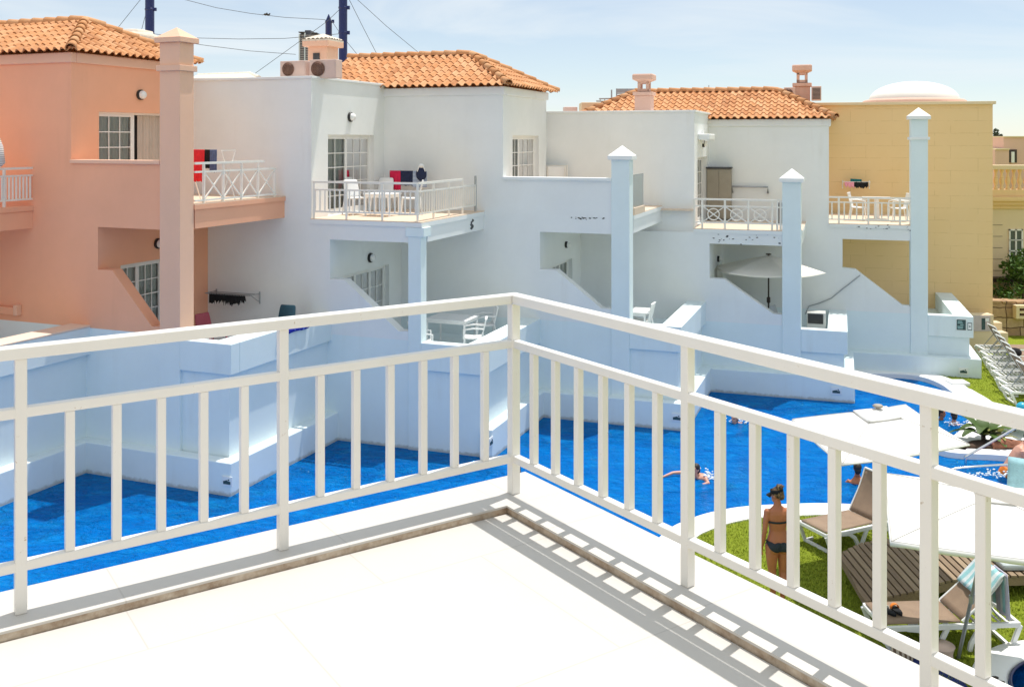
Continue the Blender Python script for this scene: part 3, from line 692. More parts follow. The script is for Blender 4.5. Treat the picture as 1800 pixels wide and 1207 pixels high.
    # pillar
    if ptop:
        zp_ = F.z(ptop['neck'], (pl+pr)/2, c); w_ = (pr-pl)/2; pm = (pl+pr)/2; qm = c-.035+sd/2
        zs = zsplit if ptop.get('trim') else BASE
        b = MB(); b.box(pl, pr, c-.035, c+sd-.035, zs, zp_, W); po = b.build('pillar', tm if ptop.get('trim') else lm, rt, bevel=.012)
        if ptop.get('trim'): b = MB(); b.box(pl, pr, c-.035, c+sd-.035, BASE, zs, W); b.build('pillar_foot', lm, po)
        e = .075; za = F.z(ptop['apex'], pm, c+sd/2)
        b = MB(); b.box(pm-w_-e, pm+w_+e, c-.035-e, c+sd-.035+e, zp_, zp_+.10, W)
        b.add([W(pm-w_-e, c-.035-e, zp_+.10), W(pm+w_+e, c-.035-e, zp_+.10), W(pm+w_+e, c+sd-.035+e, zp_+.10), W(pm-w_-e, c+sd-.035+e, zp_+.10), W(pm, qm, za)], [(0,1,4),(1,2,4),(2,3,4),(3,0,4)])
        if 'collar' in ptop:
            z0, z1 = F.z(ptop['collar'][1], pm, c), F.z(ptop['collar'][0], pm, c); MB().box(pm-w_-.05, pm+w_+.05, c-.085, c+sd+.015, z0, z1, W).build('pillar_collar', tm, po, bevel=.008)
        b.build('pillar_cap', M['white_trim'] if not ptop.get('trim') else tm, po, bevel=.008)
    else:
        b = MB(); b.box(pl, pr, c-.035, c+sd-.035, BASE, zf-.13, W); po = b.build('pillar', lm, rt, bevel=.012)
        b = MB(); b.box(pl-.06, pr+.08, c-.055, c+sd+.04, zf-.34, zf-.125, W); b.build('capital', lm, po, bevel=.012)
    # roof edge
    if roofed:
        b = MB(); b.box(pleft, pE+.06, c-.06, c+.1, ztop-.22, ztop, W); b.box(pE-.1, pE+.06, c+.1, c+dep+.05, ztop-.22, ztop, W); b.build('cornice', tm, rt, bevel=.02)
    else:
        b = MB(); c2 = c+setback; b.box(pleft, pE+.04, c2-.04, c2+.3, ztop, ztop+.06, W); b.box(pE-.3, pE+.04, c2+.3, c2+dep, ztop, ztop+.06, W); b.build('roof_coping', tm, rt, bevel=.01)
    HS.append(h); return h

F0 = Fr(22, 16.1); F1 = Fr(20.5, 20.05); F2 = Fr(19.5, 23.92); F3 = Fr(18.5, 27.94); F4 = Fr(17, 31.4)
def q_of(F, p, x): return F.qX(x, p)-F.c
# ---- peach house
pE0 = F0.pX(125, 16.1); pO0 = F0.pX(172, 16.1)
zf0 = F0.z(361, F0.pX(342, 16.1), 16.1)
h0 = shell(0, 'peach_house', 'peach rendered house with tiled hip roof and tall capped pillar', 22, 16.1, 282.5, 318, .43, 125, 172, F0.pX(-160, 16.1), (330, 361), 92, 399,
      [(172,474),(197,475),(267,574),(282,574)], (400, 604), 408, (M['peach'], M['bounce_tint_wall'], M['peach_trim']), 2.88, dict(neck=75, apex=48.6, collar=(115,125), trim=True), parapet_y=280.5,
      du=(q_of(F0,pE0,174), q_of(F0,pE0,307), zf0, F0.z(196, pE0, F0.qX(176,pE0))), dl=(q_of(F0,pO0,212), q_of(F0,pO0,330), 2.4, F0.z(462, pO0, F0.qX(240,pO0))), roofed=True, dep=q_of(F0,pE0+.22,352)-.3)
zd0 = F0.z(196, pE0, F0.qX(176,pE0)); dq0, dq1, dq2 = F0.qX(174,pE0), F0.qX(243.5,pE0), F0.qX(307,pE0)
od = french(F0, h0['root'], pE0, dq0, dq1, zf0, zd0, [(1,3)], 5, curtain='curtain')
b = MB(); b.box(pE0-.2, pE0-.12, dq1+.002, dq2, zd0-.055, zd0, F0.W); b.box(pE0-.2, pE0-.12, dq2-.055, dq2-.001, zf0, zd0-.056, F0.W); b.build('open_frame', M['frame_white'], od)
b = MB(); b.add([F0.W(pE0-.245, dq1, zf0), F0.W(pE0-.245, dq2, zf0), F0.W(pE0-.245, dq2, zd0), F0.W(pE0-.245, dq1, zd0)], [(0,1,2,3)]); b.build('unlit_gap_sheet', M['dark'], od)  # dark sheet standing in for the unlit room behind the open leaf
n_ = 70; qs_ = [dq1+.16+(dq2-dq1-.16)*i/n_ for i in range(n_+1)]; b = MB(); b.sheet([[F0.W(pE0-.19+.022*math.sin(i*.9)+.014*math.sin(i*.37), q, z) for i, q in enumerate(qs_)] for z in (zf0, zd0-.06)]); b.build('drape', M['curtain_light'], od)
french(F0, h0['root'], pO0, F0.qX(212,pO0), F0.qX(330,pO0), h0['zt'], F0.z(462, pO0, F0.qX(240,pO0)), [(.8,2),(1,3),(1,3)], 5)
# ---- first white house
pE1 = F1.pX(547, 20.05); pO1 = F1.pX(580, 20.05); zf1 = F1.z(387, F1.pX(640, 20.05), 20.05)
h1 = shell(1, 'white_house', 'white house next to the peach one, flat roofed, with the turret chimney on top', 20.5, 20.05, 718.5, 741, .30, 547, 580, F1.pX(250, 20.05), (640, 387), 138, 421,
      [(580,490.5),(605,492),(701,582),(718,582)], (745, 602), 853, (M['white'], M['bounce_tint_wall'], M['white']), 2.35, None,
      du=(q_of(F1,pE1,576.5), q_of(F1,pE1,657.5), zf1, F1.z(237, pE1, F1.qX(600,pE1))), dl=(q_of(F1,pO1,603), q_of(F1,pO1,684), 1.75, F1.z(474, pO1, F1.qX(645,pO1))), plinth=False)
french(F1, h1['root'], pE1, F1.qX(576.5,pE1), F1.qX(657.5,pE1), zf1, F1.z(237, pE1, F1.qX(600,pE1)), [(1,2),(1.15,3)], 5)
french(F1, h1['root'], pO1, F1.qX(603,pO1), F1.qX(684,pO1), h1['zt'], F1.z(474, pO1, F1.qX(645,pO1)), [(1,2),(1,2),(1,2)], 4)
# ---- second white house
pE2 = F2.pX(884, 23.92); pO2 = F2.pX(949, 23.92); zf2 = F2.z(311, pE2, 23.92)-.92
h2 = shell(2, 'white_house', 'white house with tiled hip roof and solid balcony parapet beside a short capped pillar', 19.5, 23.92, 1075, 1107, .42, 884, 949, F2.pX(600, 23.92), (884, HY+(EYE-zf2)*FOC/(F2.W(pE2,23.92,0).y)), 152, 407.5,
      [(949,473.6),(978,475),(1057,542),(1075,543)], (1130, 570), 1198, (M['white'], M['bounce_tint_wall'], M['white']), 2.3, dict(neck=281, apex=255.5), parapet_y=310.5,
      du=(q_of(F2,pE2,901), q_of(F2,pE2,947), zf2, F2.z(238.5, pE2, F2.qX(915,pE2))), dl=(q_of(F2,pO2,962), q_of(F2,pO2,1006), 1.75, F2.z(462, pO2, F2.qX(985,pO2))), roofed=True, dep=q_of(F2,pE2+.22,978)-.3)
french(F2, h2['root'], pE2, F2.qX(901,pE2), F2.qX(947,pE2), zf2, F2.z(238.5, pE2, F2.qX(915,pE2)), [(1,3),(1.6,3)], 5)
french(F2, h2['root'], pO2, F2.qX(962,pO2), F2.qX(1006,pO2), h2['zt'], F2.z(462, pO2, F2.qX(985,pO2)), [(1,2),(1,2),(1,2)], 4)
# ---- third white house
pE3 = F3.pX(1219, 27.94); pO3 = F3.pX(1247, 27.94); zf3 = F3.z(403, F3.pX(1290, 27.94), 27.94)
h3 = shell(3, 'white_house', 'white house whose balcony railing has circles in crosses, beside the pink chimney', 18.5, 27.94, 1375, 1408, .42, 1219, 1247, F3.pX(925, 27.94), (1290, 403), 197, 428,
      [(1247,489),(1273,491),(1360,552),(1375,553)], (1450, 580), 1490, (M['white'], M['bounce_tint_wall'], M['white']), 1.8, dict(neck=320, apex=296),
      du=(q_of(F3,pE3,1225), q_of(F3,pE3,1242), zf3, F3.z(276, pE3, F3.qX(1235,pE3))), dl=(q_of(F3,pO3,1256), q_of(F3,pO3,1270), 1.3, F3.z(467, pO3, F3.qX(1262,pO3))), setback=.16)
french(F3, h3['root'], pE3, F3.qX(1225,pE3), F3.qX(1242,pE3), zf3, F3.z(276, pE3, F3.qX(1235,pE3)), [(1,2),(1,2)], 5)
french(F3, h3['root'], pO3, F3.qX(1256,pO3), F3.qX(1270,pO3), h3['zt'], F3.z(467, pO3, F3.qX(1262,pO3)), [(1,2),(1,2)], 4)
# ---- fourth white house
pE4 = F4.pX(1457, 31.4); pO4 = F4.pX(1481, 31.4); zf4 = F4.z(394, F4.pX(1530, 31.4), 31.4)
h4 = shell(4, 'white_house', 'white end house with tallest white capped pillar, its balcony open to the ochre wall', 17, 31.4, 1600.5, 1631, .44, 1457, 1481, F4.pX(1238, 31.4), (1530, 394), 209, 420,
      [(1481,471),(1504,473.6),(1587,537),(1600,538)], (1660, 554), 1711, (M['white'], M['bounce_tint_wall'], M['white']), 1.73, dict(neck=210, apex=189, collar=(241,246)), roofed=True)
# the ledge of the third house's lower wall is warm tiled
b = MB(); b.box(F3.pX(1136,27.94), h3['pE'], 27.94-.03, 27.94+.16, F3.z(367,F3.pX(1180,27.94),27.94)-.05, F3.z(367,F3.pX(1180,27.94),27.94), F3.W); b.build('wall_ledge', M['warm_floor'], h3['root'])

# railings ----------------------------------------------------------------
def tA(F, pa, pb, x, c): return (F.pX(x, c)-pa)/(pb-pa)
mw = M['metal_white']
c1 = 20.05; z1 = h1['zf']; pa, pb = h1['pE']+.03, F1.pX(734, c1)
r = rail_run(F1, h1['root'], mw, (pa,c1+.03), (pb,c1+.03), z1, [.01]+[tA(F1,pa,pb,x,c1) for x in (608,671)]+[.995], (.86,.68,.17), nbar=21)
qe = F1.qX(837, pb)
tq = lambda x: (F1.qX(x, pb)-c1-.03)/(qe-c1-.03)
rail_run(F1, h1['root'], mw, (pb,c1+.03), (pb,qe), z1, [tq(x) for x in (762,789,813)], (.86,.68,.17), nbar=26, rail=r, ends=(0, tq(813)))
MB().tube([F1.W(pb, qe-.05, z1), F1.W(pb, qe-.05, z1+.92)], .03, 8).build('post', M['grey_metal'], r)
c0 = 16.1; z0 = h0['zf']; pb0 = h0['pr']-.02; qe0 = F0.qX(485, pb0); q00 = c0+.43
rail_run(F0, h0['root'], mw, (pb0,q00), (pb0,qe0), z0, [(F0.qX(x,pb0)-q00)/(qe0-q00) for x in (358,392,424,453,482)], (.84,.66,.06), 'cross', ends=(0,.83))
c3 = 27.94; pa, pb = h3['pE']+.2, h3['pl']
rail_run(F3, h3['root'], mw, (pa-.2,c3+.03), (pb,c3+.03), h3['zf'], [tA(F3,pa-.2,pb,x,c3) for x in (1220,1234,1274,1315,1357,1366,1372)], (.82,.63,.17), 'circle')
c4 = 31.4; pa, pb = h4['pE'], h4['pl']
rail_run(F4, h4['root'], mw, (pa,c4+.03), (pb,c4+.03), h4['zf'], [tA(F4,pa,pb,x,c4) for x in (1474.5,1526.5,1582)], (.79,.64,.12), nbar=13)
# second house: low wall stub and frosted screen on the balcony's open side
p2 = h2['pr']; qs = F2.qX(1132, p2)
b = MB(); b.box(p2-.06, p2+.03, c1*0+23.92+.42, qs, h2['zf'], h2['zf']+.16, F2.W); b.build('balcony_kerb', M['warm_floor'], h2['root'])
b = MB(); b.box(p2-.03, p2-.015, 23.92+.45, qs, h2['zf']+.16, h2['zf']+1.0, F2.W); b.build('glass_screen', M['clear'], h2['root'])

# ---- neighbour on the far left: only its terrace and one balcony end come into view
Fm = Fr(23, 12.25); cm = 12.25
pRm = Fm.inv(Vector((-8.93,20.72,0)))[0]-.18; zlm = 2.93
hm = thing('peach_house', 'peach house at the left edge, only its balcony end and pool terrace in view', 'house', Fm.W(pRm-4, cm, 0))
hm.rotation_euler = (0,0,-R(23)); ROOT[hm] = Matrix.Translation(Fm.W(pRm-4, cm, 0)) @ Matrix.Rotation(-R(23), 4, 'Z')
b = MB(); b.box(pRm-4.6, pRm-.5, cm+.3, cm+4.6, BASE, zlm-.55, Fm.W); b.box(pRm-.5, pRm-.1, cm, cm+4.6, BASE, zlm-.62, Fm.W); b.box(pRm-4.6,pRm-.5,cm,cm+.3,BASE,zlm-.62,Fm.W); b.build('terrace_wall', M['bounce_tint_wall'], hm, bevel=.015)
b = MB(); b.box(pRm-.52, pRm, cm-.04, cm+4.4, zlm-.62, zlm-.03, Fm.W); b.build('parapet', M['bounce_tint_wall'], hm, bevel=.015)
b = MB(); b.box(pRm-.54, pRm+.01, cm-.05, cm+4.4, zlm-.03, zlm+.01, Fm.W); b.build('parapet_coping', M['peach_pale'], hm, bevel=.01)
b = MB(); b.box(pRm-.12, pRm+.18, cm-.28, cm+4.6, BASE, .545, Fm.W); b.build('plinth', M['bounce_tint_wall'], hm, bevel=.02)
pw = F0.W(F0.pX(58, 16.1), 16.1, 0); pbm = Fm.inv(pw)[0]; qbm = Fm.inv(pw)[1]; zfm = F0.z(361, F0.pX(58,16.1), 16.1)
b = MB(); b.box(pbm-2.8, pbm+.03, cm, qbm+.1, zfm-.12, zfm, Fm.W); b.box(pbm-.28, pbm, cm+.3, qbm+.1, zfm-.5, zfm-.12, Fm.W); b.build('balcony_slab', M['peach'], hm, bevel=.012)
b = MB(); b.box(pbm-7, pbm-2.8, cm, cm+5, zlm-.5, zfm+3, Fm.W); b.box(pbm-.4, pbm, cm, cm+.4, BASE, zfm-.12, Fm.W); b.build('wall', M['peach'], hm, bevel=.015)
qa = Fm.qX(-60, pbm-.03); qb = qbm
rail_run(Fm, hm, mw, (pbm-.03,qa), (pbm-.03,qb), zfm, [(Fm.qX(9,pbm)-qa)/(qb-qa)], (.82,.66,.14), nbar=18)
# ---------------------------------------------------------------- tiled roofs
# peach house
F, h = F0, h0; p1 = h['pE']+.22; q0 = 16.1-.22; q1 = F.qX(352, p1); ze = h['ztop']+.02; qm = (q0+q1)/2
pr_ = F.pX(150, qm); zr = F.z(38, pr_, qm); hip_roof(F, h['root'], p1-6.5, p1, q0, q1, ze, zr, p1-pr_)
# second white house
F, h = F2, h2; p1 = h['pE']+.22; q0 = 23.92-.22; q1 = F.qX(978, p1); ze = h['ztop']+.02; qm = (q0+q1)/2
pr_ = F.pX(828, qm); zr = F.z(97, pr_, qm); hip_roof(F, h['root'], F.pX(548, q0), p1, q0, q1, ze, zr, p1-pr_)
# fourth white house (hipped at both ends)
F, h = F4, h4; p1 = h['pE']+.18; q0 = 31.4-.2; q1 = q0+4.6; ze = h['ztop']+.02; qm = (q0+q1)/2
pr_ = F.pX(1365, qm); pl_ = F.pX(1118, qm); zr = F.z(160, pr_, qm); p0 = F.pX(1010, q0+.6); hip_roof(F, h['root'], p0, p1, q0, q1, ze, zr, p1-pr_, pl_-p0)
# ---------------------------------------------------------------- ochre building with dome
FY = Fr(15, 0); qY = FY.inv(at(1730, 560, 32.9))[1]; pYr = FY.pX(1745, qY); ztY = FY.z(181, FY.pX(1700,qY), qY)
W = FY.W
yb = thing('ochre_building', 'large ochre rendered building without windows behind the end house, white dome on its roof', 'building', W(pYr-4, qY, 0)); yb.rotation_euler = (0,0,-R(15)); ROOT[yb] = Matrix.Translation(W(pYr-4,qY,0)) @ Matrix.Rotation(-R(15),4,'Z')
b = MB(); b.box(pYr-9.5, pYr, qY, qY+9, -.5, ztY-.05, W); b.build('wall', M['yellow'], yb)
b = MB(); b.box(pYr-9.5, pYr+.09, qY-.09, qY+9, ztY-.05, ztY+.05, W); b.build('coping', M['cream'], yb, bevel=.01)
dc = at(1606, 172, 36.5); dc.z = ztY-.1
b = MB(); b.lathe([(1.78,0),(1.80,.28),(1.72,.33),(1.6,.36)], dc, 48); dr = b.build('dome_drum', M['pink'], yb)
b = MB(); b.lathe([(1.56*math.cos(t), .34+.68*math.sin(t)) for t in [i*math.pi/2/12 for i in range(13)][:-1]]+[(.02,1.02)], dc, 48); b.build('dome', M['canvas'], yb)

# ---------------------------------------------------------------- chimneys (part of their houses)
def box_at(b, c, ax, w, d, z0, z1):
    x, y = ax; fn = lambda p, q, z: Vector((c.x, c.y, 0))+x*p+y*q+Vector((0,0,z))
    b.box(-w/2, w/2, -d/2, d/2, z0, z1, fn)
def chimney(house, F, px, ybot, ytop, Y, w, mat, openh=True):
    c = at(px, ybot, Y); z0 = c.z-.3; z1 = at(px, ytop, Y).z; Hh = z1-c.z; ax = (F.P, F.Q)
    b = MB(); box_at(b, c, ax, w*1.5, w*1.5, z0, c.z+Hh*.38); box_at(b, c, ax, w*1.8, w*1.8, c.z+Hh*.38, c.z+Hh*.48)
    o = b.build('chimney', mat, house, bevel=.015)
    b = MB()
    for sx in (-1,1):
        for sy in (-1,1):
            cc = c+ax[0]*sx*w*.38+ax[1]*sy*w*.38; box_at(b, cc, ax, w*.27, w*.27, c.z+Hh*.5, c.z+Hh*.78)
    box_at(b, c, ax, w*1.03, w*1.03, c.z+Hh*.5, c.z+Hh*.57); box_at(b, c, ax, w*1.03, w*1.03, c.z+Hh*.72, c.z+Hh*.78)
    b.build('chimney_lantern', mat, o)
    b = MB(); fn = lambda k, z: [Vector((c.x,c.y,z))+ax[0]*sx*w*k/2+ax[1]*sy*w*k/2 for sx, sy in ((-1,-1),(1,-1),(1,1),(-1,1))]
    b.rings([fn(1.1, c.z+Hh*.78), fn(1.85, c.z+Hh*.84), fn(1.85, z1-.03), fn(1.7, z1)], smooth=False); b.build('chimney_cap', mat, o, bevel=.01)
    return o
chimney(h3['root'], F3, 1132.5, 191, 131, 29.6, .33, M['pink'])
chimney(h4['root'], F4, 1410, 176, 115, 33.6, .35, M['pink'])
# turret chimney with a small tiled cap on the flat roof of the first white house
c = at(568, 108, 25.2); ax = (F1.P, F1.Q); zt_ = at(568, 60, 25.2).z; zc = at(568, 78, 25.2).z
b = MB(); box_at(b, c, ax, .56, .56, h1['ztop']-.3, zc-.05); o = b.build('turret_chimney', M['peach_trim'], h1['root'], bevel=.015)
b = MB(); box_at(b, c, ax, .76, .76, zc-.08, zc+.06); b.build('turret_slab', M['peach_trim'], o, bevel=.01)
b = MB(); hw = .37; ap = Vector((c.x, c.y, zt_))
for k in range(4):
    d1 = [(1,0),(0,1),(-1,0),(0,-1)][k]; d2 = [(0,1),(-1,0),(0,-1),(1,0)][k]
    dv = ax[0]*d1[0]+ax[1]*d1[1]; ev = ax[0]*d2[0]+ax[1]*d2[1]; N = 24; g = []
    for j in range(5):
        t = j/4; half = hw*(1-t)*.98+.015
        g.append([Vector((c.x,c.y,0))+dv*half+ev*half*(2*i/N-1)+Vector((0,0, zc+.10+(zt_-zc-.10)*t + .03*abs(math.sin(i*math.pi/4))*(1-t))) for i in range(N+1)])
    b.sheet(g)
    b.add([g[0][0]-Vector((0,0,.07)), g[0][-1]-Vector((0,0,.07)), g[0][-1], g[0][0]], [(0,1,2,3)])
b.build('turret_tiles', M['pale_roof'], o)
MB().box(-.09,.09,-.02,.01, zc-.62, zc-.25, lambda p,q,z: Vector((c.x,c.y,0))+ax[0]*(p-.02)+ax[1]*(q-.285)+Vector((0,0,z))).build('turret_vent', M['mesh_dark'], o)

# ---------------------------------------------------------------- air conditioners
def ac_unit(label, F, px, ybase, Y, w=.80, hgt=.56, d=.34, fan=True, group='rooftop air conditioners', rot=0):
    c = at(px, ybase, Y); a = Fr(math.degrees(F.a)+rot); t = thing('air_conditioner', label, 'air conditioner', c, -a.a, group)
    fn = lambda p, q, z: c+a.P*p+a.Q*q+Vector((0,0,z))
    b = MB(); b.box(-w/2, w/2, -d/2, d/2, 0, hgt, fn); b.build('casing', M['ac'], t, bevel=.015)
    if fan:
        cc = fn(-w*.17, -d/2-.008, hgt*.5); r = hgt*.40
        MB().lathe([(.01,.012),(r*.3,.012),(r,.006),(r,-.01)], cc, 32, lambda v: a.P*v.x+Vector((0,0,v.y))-a.Q*v.z).build('fan', M['ac_fan'], t)
        g = MB()
        for k in range(1, 5): g.tube([cc-a.Q*.018+a.P*r*k/4*math.cos(s*math.pi/14)+Vector((0,0,r*k/4*math.sin(s*math.pi/14))) for s in range(28)], .005, 4, True)
        for k in range(8): g.bar(cc-a.Q*.018, cc-a.Q*.018+a.P*r*math.cos(k*math.pi/4)+Vector((0,0,r*math.sin(k*math.pi/4))), .007)
        g.build('fan_guard', plain('brown_guard', (.22,.12,.085), .6), t)
        g = MB(); g.box(w*.24, w*.46, -d/2-.006, -d/2, hgt*.1, hgt*.9, fn); g.build('service_panel', M['ac'], t, bevel=.004)
    else:
        g = MB()
        for k in range(9): g.box(-w*.4, w*.4, -d/2-.012, -d/2, hgt*(.1+.09*k), hgt*(.15+.09*k), fn)
        g.build('grille', M['mesh_dark'], t)
    return t
ac_unit('cream air conditioner on the flat white roof, left of the other with a round fan', F1, 521, 137, 23.9, .72, .40, .32)
ac_unit('cream air conditioner with round fan in front of the turret chimney', F1, 573, 138, 23.6, .70, .44, .34, rot=-4)
ac_unit('small grey cream air conditioner left of the chimney beside the ochre building', F4, 1388, 176, 33.2, .36, .42, .3)
ac_unit('slatted air conditioner right of the chimney beside the ochre building', F4, 1435, 177, 33.2, .32, .48, .3, fan=False)
p = at(547, 135, 23.9); t = MB().tube([p, p+Vector((0,0,.30)), p+Vector((.02,0,.36))], .035, 8).tube([p+Vector((0,-.03,.3)), p+Vector((-.08,-.05,.16)), p+Vector((-.12,-.05,0))], .012, 6).build('pipe_stub', M['black']); tag(t, 'black pipe stub with cable between two cream air conditioners', 'pipe')

# ---------------------------------------------------------------- roof clutter behind the third house
def roof_box(name, label, cat, x0, x1, y0, y1, Y, mat, dep=.6):
    a = at(x0, y1, Y); b_ = at(x1, y0, Y); b = MB(); b.box(a.x, b_.x, Y, Y+dep, a.z-.25, b_.z); o = b.build(name, mat, bevel=.02); return tag(o, label, cat)
roof_box('roof_vent', 'small grey white vent box on the roof, leftmost of the rooftop clutter', 'vent', 991, 1015, 188, 198, 33, M['ac'])
roof_box('water_tank', 'pale rectangular rooftop tank left of the hip tiles, beside the pole rack', 'tank', 1022, 1075, 180, 198, 34, M['cream'], 1.2)
t = thing('rooftop_frame', 'grey metal rooftop frame with lattice behind the pink chimney', 'frame', at(1100,170,36)); b = MB()
for x in (1084, 1102, 1120, 1138): b.bar(at(x,182,36)-Vector((0,0,.3)), at(x,156,36), .05)
b.build('posts', M['grey_metal'], t); b = MB(); b.bar(at(1083,160,36), at(1140,160,36), .06, .16); b.bar(at(1083,165,36), at(1140,165,36), .03)
for i in range(7): b.bar(at(1085+i*8,182,36), at(1093+i*8,166,36), .02)
b.build('lattice', M['grey_metal'], t)
t = thing('antenna', 'thin rooftop antenna mast with horizontal bars left of the lattice frame', 'antenna', at(1075,180,35)); b = MB(); b.bar(at(1075,184,35), at(1075,158,35), .05); b.build('mast', M['grey_metal'], t)
b = MB(); b.bar(at(1048,178,35), at(1090,180,35), .05); b.bar(at(1053,174,35), at(1088,173.5,35), .05); b.bar(at(1055,174,35), at(1055,179,35), .03); b.bar(at(1063,174,35), at(1063,180,35), .03); b.build('bars', M['grey_metal'], t)
o = MB().tube([at(1246,166,34), at(1246,150,34)], .015, 6).build('antenna', M['grey_metal']); tag(o, 'single thin rod standing above the third tiled roof', 'antenna')
# pale tiled roof and round turret roof glimpsed behind
t = thing('distant_roof', 'pale weathered tiled roof peeking above the flat white wall right of the tall peach pillar', 'roof', at(400,140,33)); b = MB(); A_, B_, C_, D_ = at(335,140,30), at(455,138,30), at(440,131,34), at(348,134,34)
b.add([A_-Vector((0,0,1)), B_-Vector((0,0,1)), B_, A_, C_, D_], [(0,1,2,3),(3,2,4,5)]); b.build('tiles', M['pale_roof'], t, solid=.1); MB().tube([B_, C_, D_], .09, 8).build('ridge', M['pale_roof'], t)
c = at(237, 72, 27.5); t = thing('turret_roof', 'pale tiled turret roof behind the peach hip roof below the blue mast', 'roof', c); MB().lathe([(.72,-.8),(.72,.02),(.74,.08),(.42,.24),(.05,.30)], c, 20).build('tiles', M['pale_roof'], t); MB().lathe([(.50,.1),(.48,.26),(.30,.3)], c, 20).build('cap', M['pale_roof'], t)

# ---------------------------------------------------------------- blue masts, wires, birds, tower
def mast(label, x0, x1, ytop, ybot, Y, tip=False, rings=()):
    a = at((x0+x1)/2, ybot, Y); r = (x1-x0)/2/FOC*Y; z1 = at(0, ytop, Y).z
    t = thing('blue_mast', label, 'mast', a, group='tall blue masts behind the roofs')
    pr = [(r, -2), (r, z1-a.z)] if not tip else [(r,-2),(r, z1-a.z-r*2.6),(r*1.1, z1-a.z-r*2.4),(.02, z1-a.z)]
    MB().lathe(pr, a, 20).build('shaft', M['blue_pole'], t)
    for y in rings: b = MB(); z = at(0,y,Y).z-a.z; b.lathe([(r*1.02,z-.06),(r*1.10,z-.04),(r*1.10,z+.04),(r*1.02,z+.06)], a, 20); b.box(a.x+r, a.x+r+.14, a.y-.06, a.y+.06, a.z+z-.1, a.z+z+.1); b.build('clamp', M['blue_pole'], t)
mast('tall navy blue mast rising behind the peach tiled roof', 255.5, 271, -140, 82, 60, rings=(17,-60))
mast('tallest blue mast just right of the turret chimney', 595.5, 610.5, -160, 112, 55, rings=(14, 58))
mast('short blue mast with pointed tip above the turret chimney', 572, 583.5, 25.5, 78, 62, True, rings=(38,))
wires = [((228,52),(250,-5),(252,0),28,60), ((0,0),(0,0),(0,0),0,0)]
def wire(label, pts, Y0, Y1, sag=.0):
    n = len(pts); P_ = [at(x, y, Y0+(Y1-Y0)*i/(n-1)) for i, (x, y) in enumerate(pts)]
    o = MB().tube(P_, .013*max(Y0, Y1)/50, 5).build('wire', M['wire'], normals=False); tag(o, label, 'wire', 'wires strung between the masts')
wire('steep wire left of the leftmost blue mast', [(205,52),(250,-4)], 60, 60)
wire('second steep wire hugging the leftmost blue mast', [(248,56),(258,18),(275,-60)], 60, 61)
wire('highest slack wire with two birds sitting on it', [(318,-2),(380,14),(440,24),(500,31),(572,35)], 60, 62)
wire('level wire reaching the tower from the leftmost mast', [(270,60),(340,67),(420,69),(500,68),(596,60)], 60, 56)
wire('lower slack wire below the level one', [(271,66),(360,80),(440,90),(520,96)], 60, 63)
wire('slanting guy wire from the flat white roof up to the pointed mast', [(449,129),(520,78),(575,38),(596,18)], 57, 55)
wire('guy wire crossing from the pointed mast down to the second roof', [(578,30),(600,62),(636,106)], 62, 58)
wire('inner long guy wire falling to the right of the tallest mast', [(612,-4),(640,52),(668,106)], 55, 57)
wire('outer long guy wire falling far to the right of the tallest mast', [(624,-4),(680,47),(748,103)], 55, 57)
for x, y, lb in ((466.5, 27.2, 'small dark bird perched on the slack wire, left of its pair'), (471.5, 28.0, 'small dark bird perched on the slack wire, right of its pair')):
    c = at(x, y-1.5, 61); o = MB().ball(c, .10, .07, .07, 8, 6).ball(c+Vector((.09,0,.06)), .05, .05, .05, 8, 6).bar(c-Vector((.08,0,0)), c-Vector((.2,0,.05)), .04, .02).build('bird', M['black']); tag(o, lb, 'bird', 'birds on a wire')
t = thing('tower_block', 'dark distant high-rise tower behind the turret chimney', 'building', at(541,110,300)); Y = 300
def twr(b, x0, x1, y0, y1, Y, d=14): A_ = at(x0,y1,Y); B_ = at(x1,y0,Y); b.box(A_.x, B_.x, Y, Y+d, A_.z, B_.z)
b = MB(); twr(b, 525, 562, 60, 130, Y); twr(b, 536, 546, 53.5, 60, Y+2, 10); b.build('wall', plain('slate_facade', (.10,.10,.12), .6), t)
b = MB(); twr(b, 524.5, 536, 56, 57.5, Y-1, 14); twr(b, 546, 557, 57.5, 59, Y-1, 14); b.build('roof_slab', M['mesh_dark'], t)
b = MB()
for i in range(20):
    for (x0, x1) in ((527.5,534),(537,562)): twr(b, x0, x1, 62+i*3.1, 63.1+i*3.1, Y-.4, .4)
b.build('balcony_bands', plain('pale_concrete', (.34,.33,.34), .8), t)
b = MB(); twr(b, 525, 527, 60, 130, Y-.7, 1); twr(b, 534.5, 536.5, 58, 130, Y-.7, 1); b.build('fins', plain('pale_blue_concrete', (.42,.48,.52), .8), t)

# ---------------------------------------------------------------- wall lamps and small fittings
def wall_lamp(label, F, p, x, y, r=.105, bulk=True):
    q = F.qX(x, p); z = F.z(y, p, q); c = F.W(p, q, z); t = thing('wall_lamp', label, 'wall lamp', c, group='round wall lamps')
    fn = lambda v: F.Q*v.x+Vector((0,0,v.y))+F.P*v.z
    MB().lathe([(.01,.0),(r*1.15,.0),(r*1.15,.05),(r,.065)], c, 24, fn).build('base', M['black'], t)
    MB().lathe([(r*.92,.05),(r*.92,.10),(r*.7,.14),(.01,.155)], c, 24, fn).build('diffuser', M['plastic'], t)
wall_lamp('round wall lamp above the upper window of the peach house', F0, h0['pE'], 246, 167)
wall_lamp('round wall lamp under the peach balcony half hidden by the pillar', F0, h0['pO'], 277, 428)
wall_lamp('round wall lamp above the balcony door of the first white house', F1, h1['pE'], 615, 206)
wall_lamp('round wall lamp above the terrace door under the first white balcony', F1, h1['pO'], 650, 453)
wall_lamp('small black wall lamp in the shaded opening of the second white house', F2, h2['pO'], 994, 430, .08)
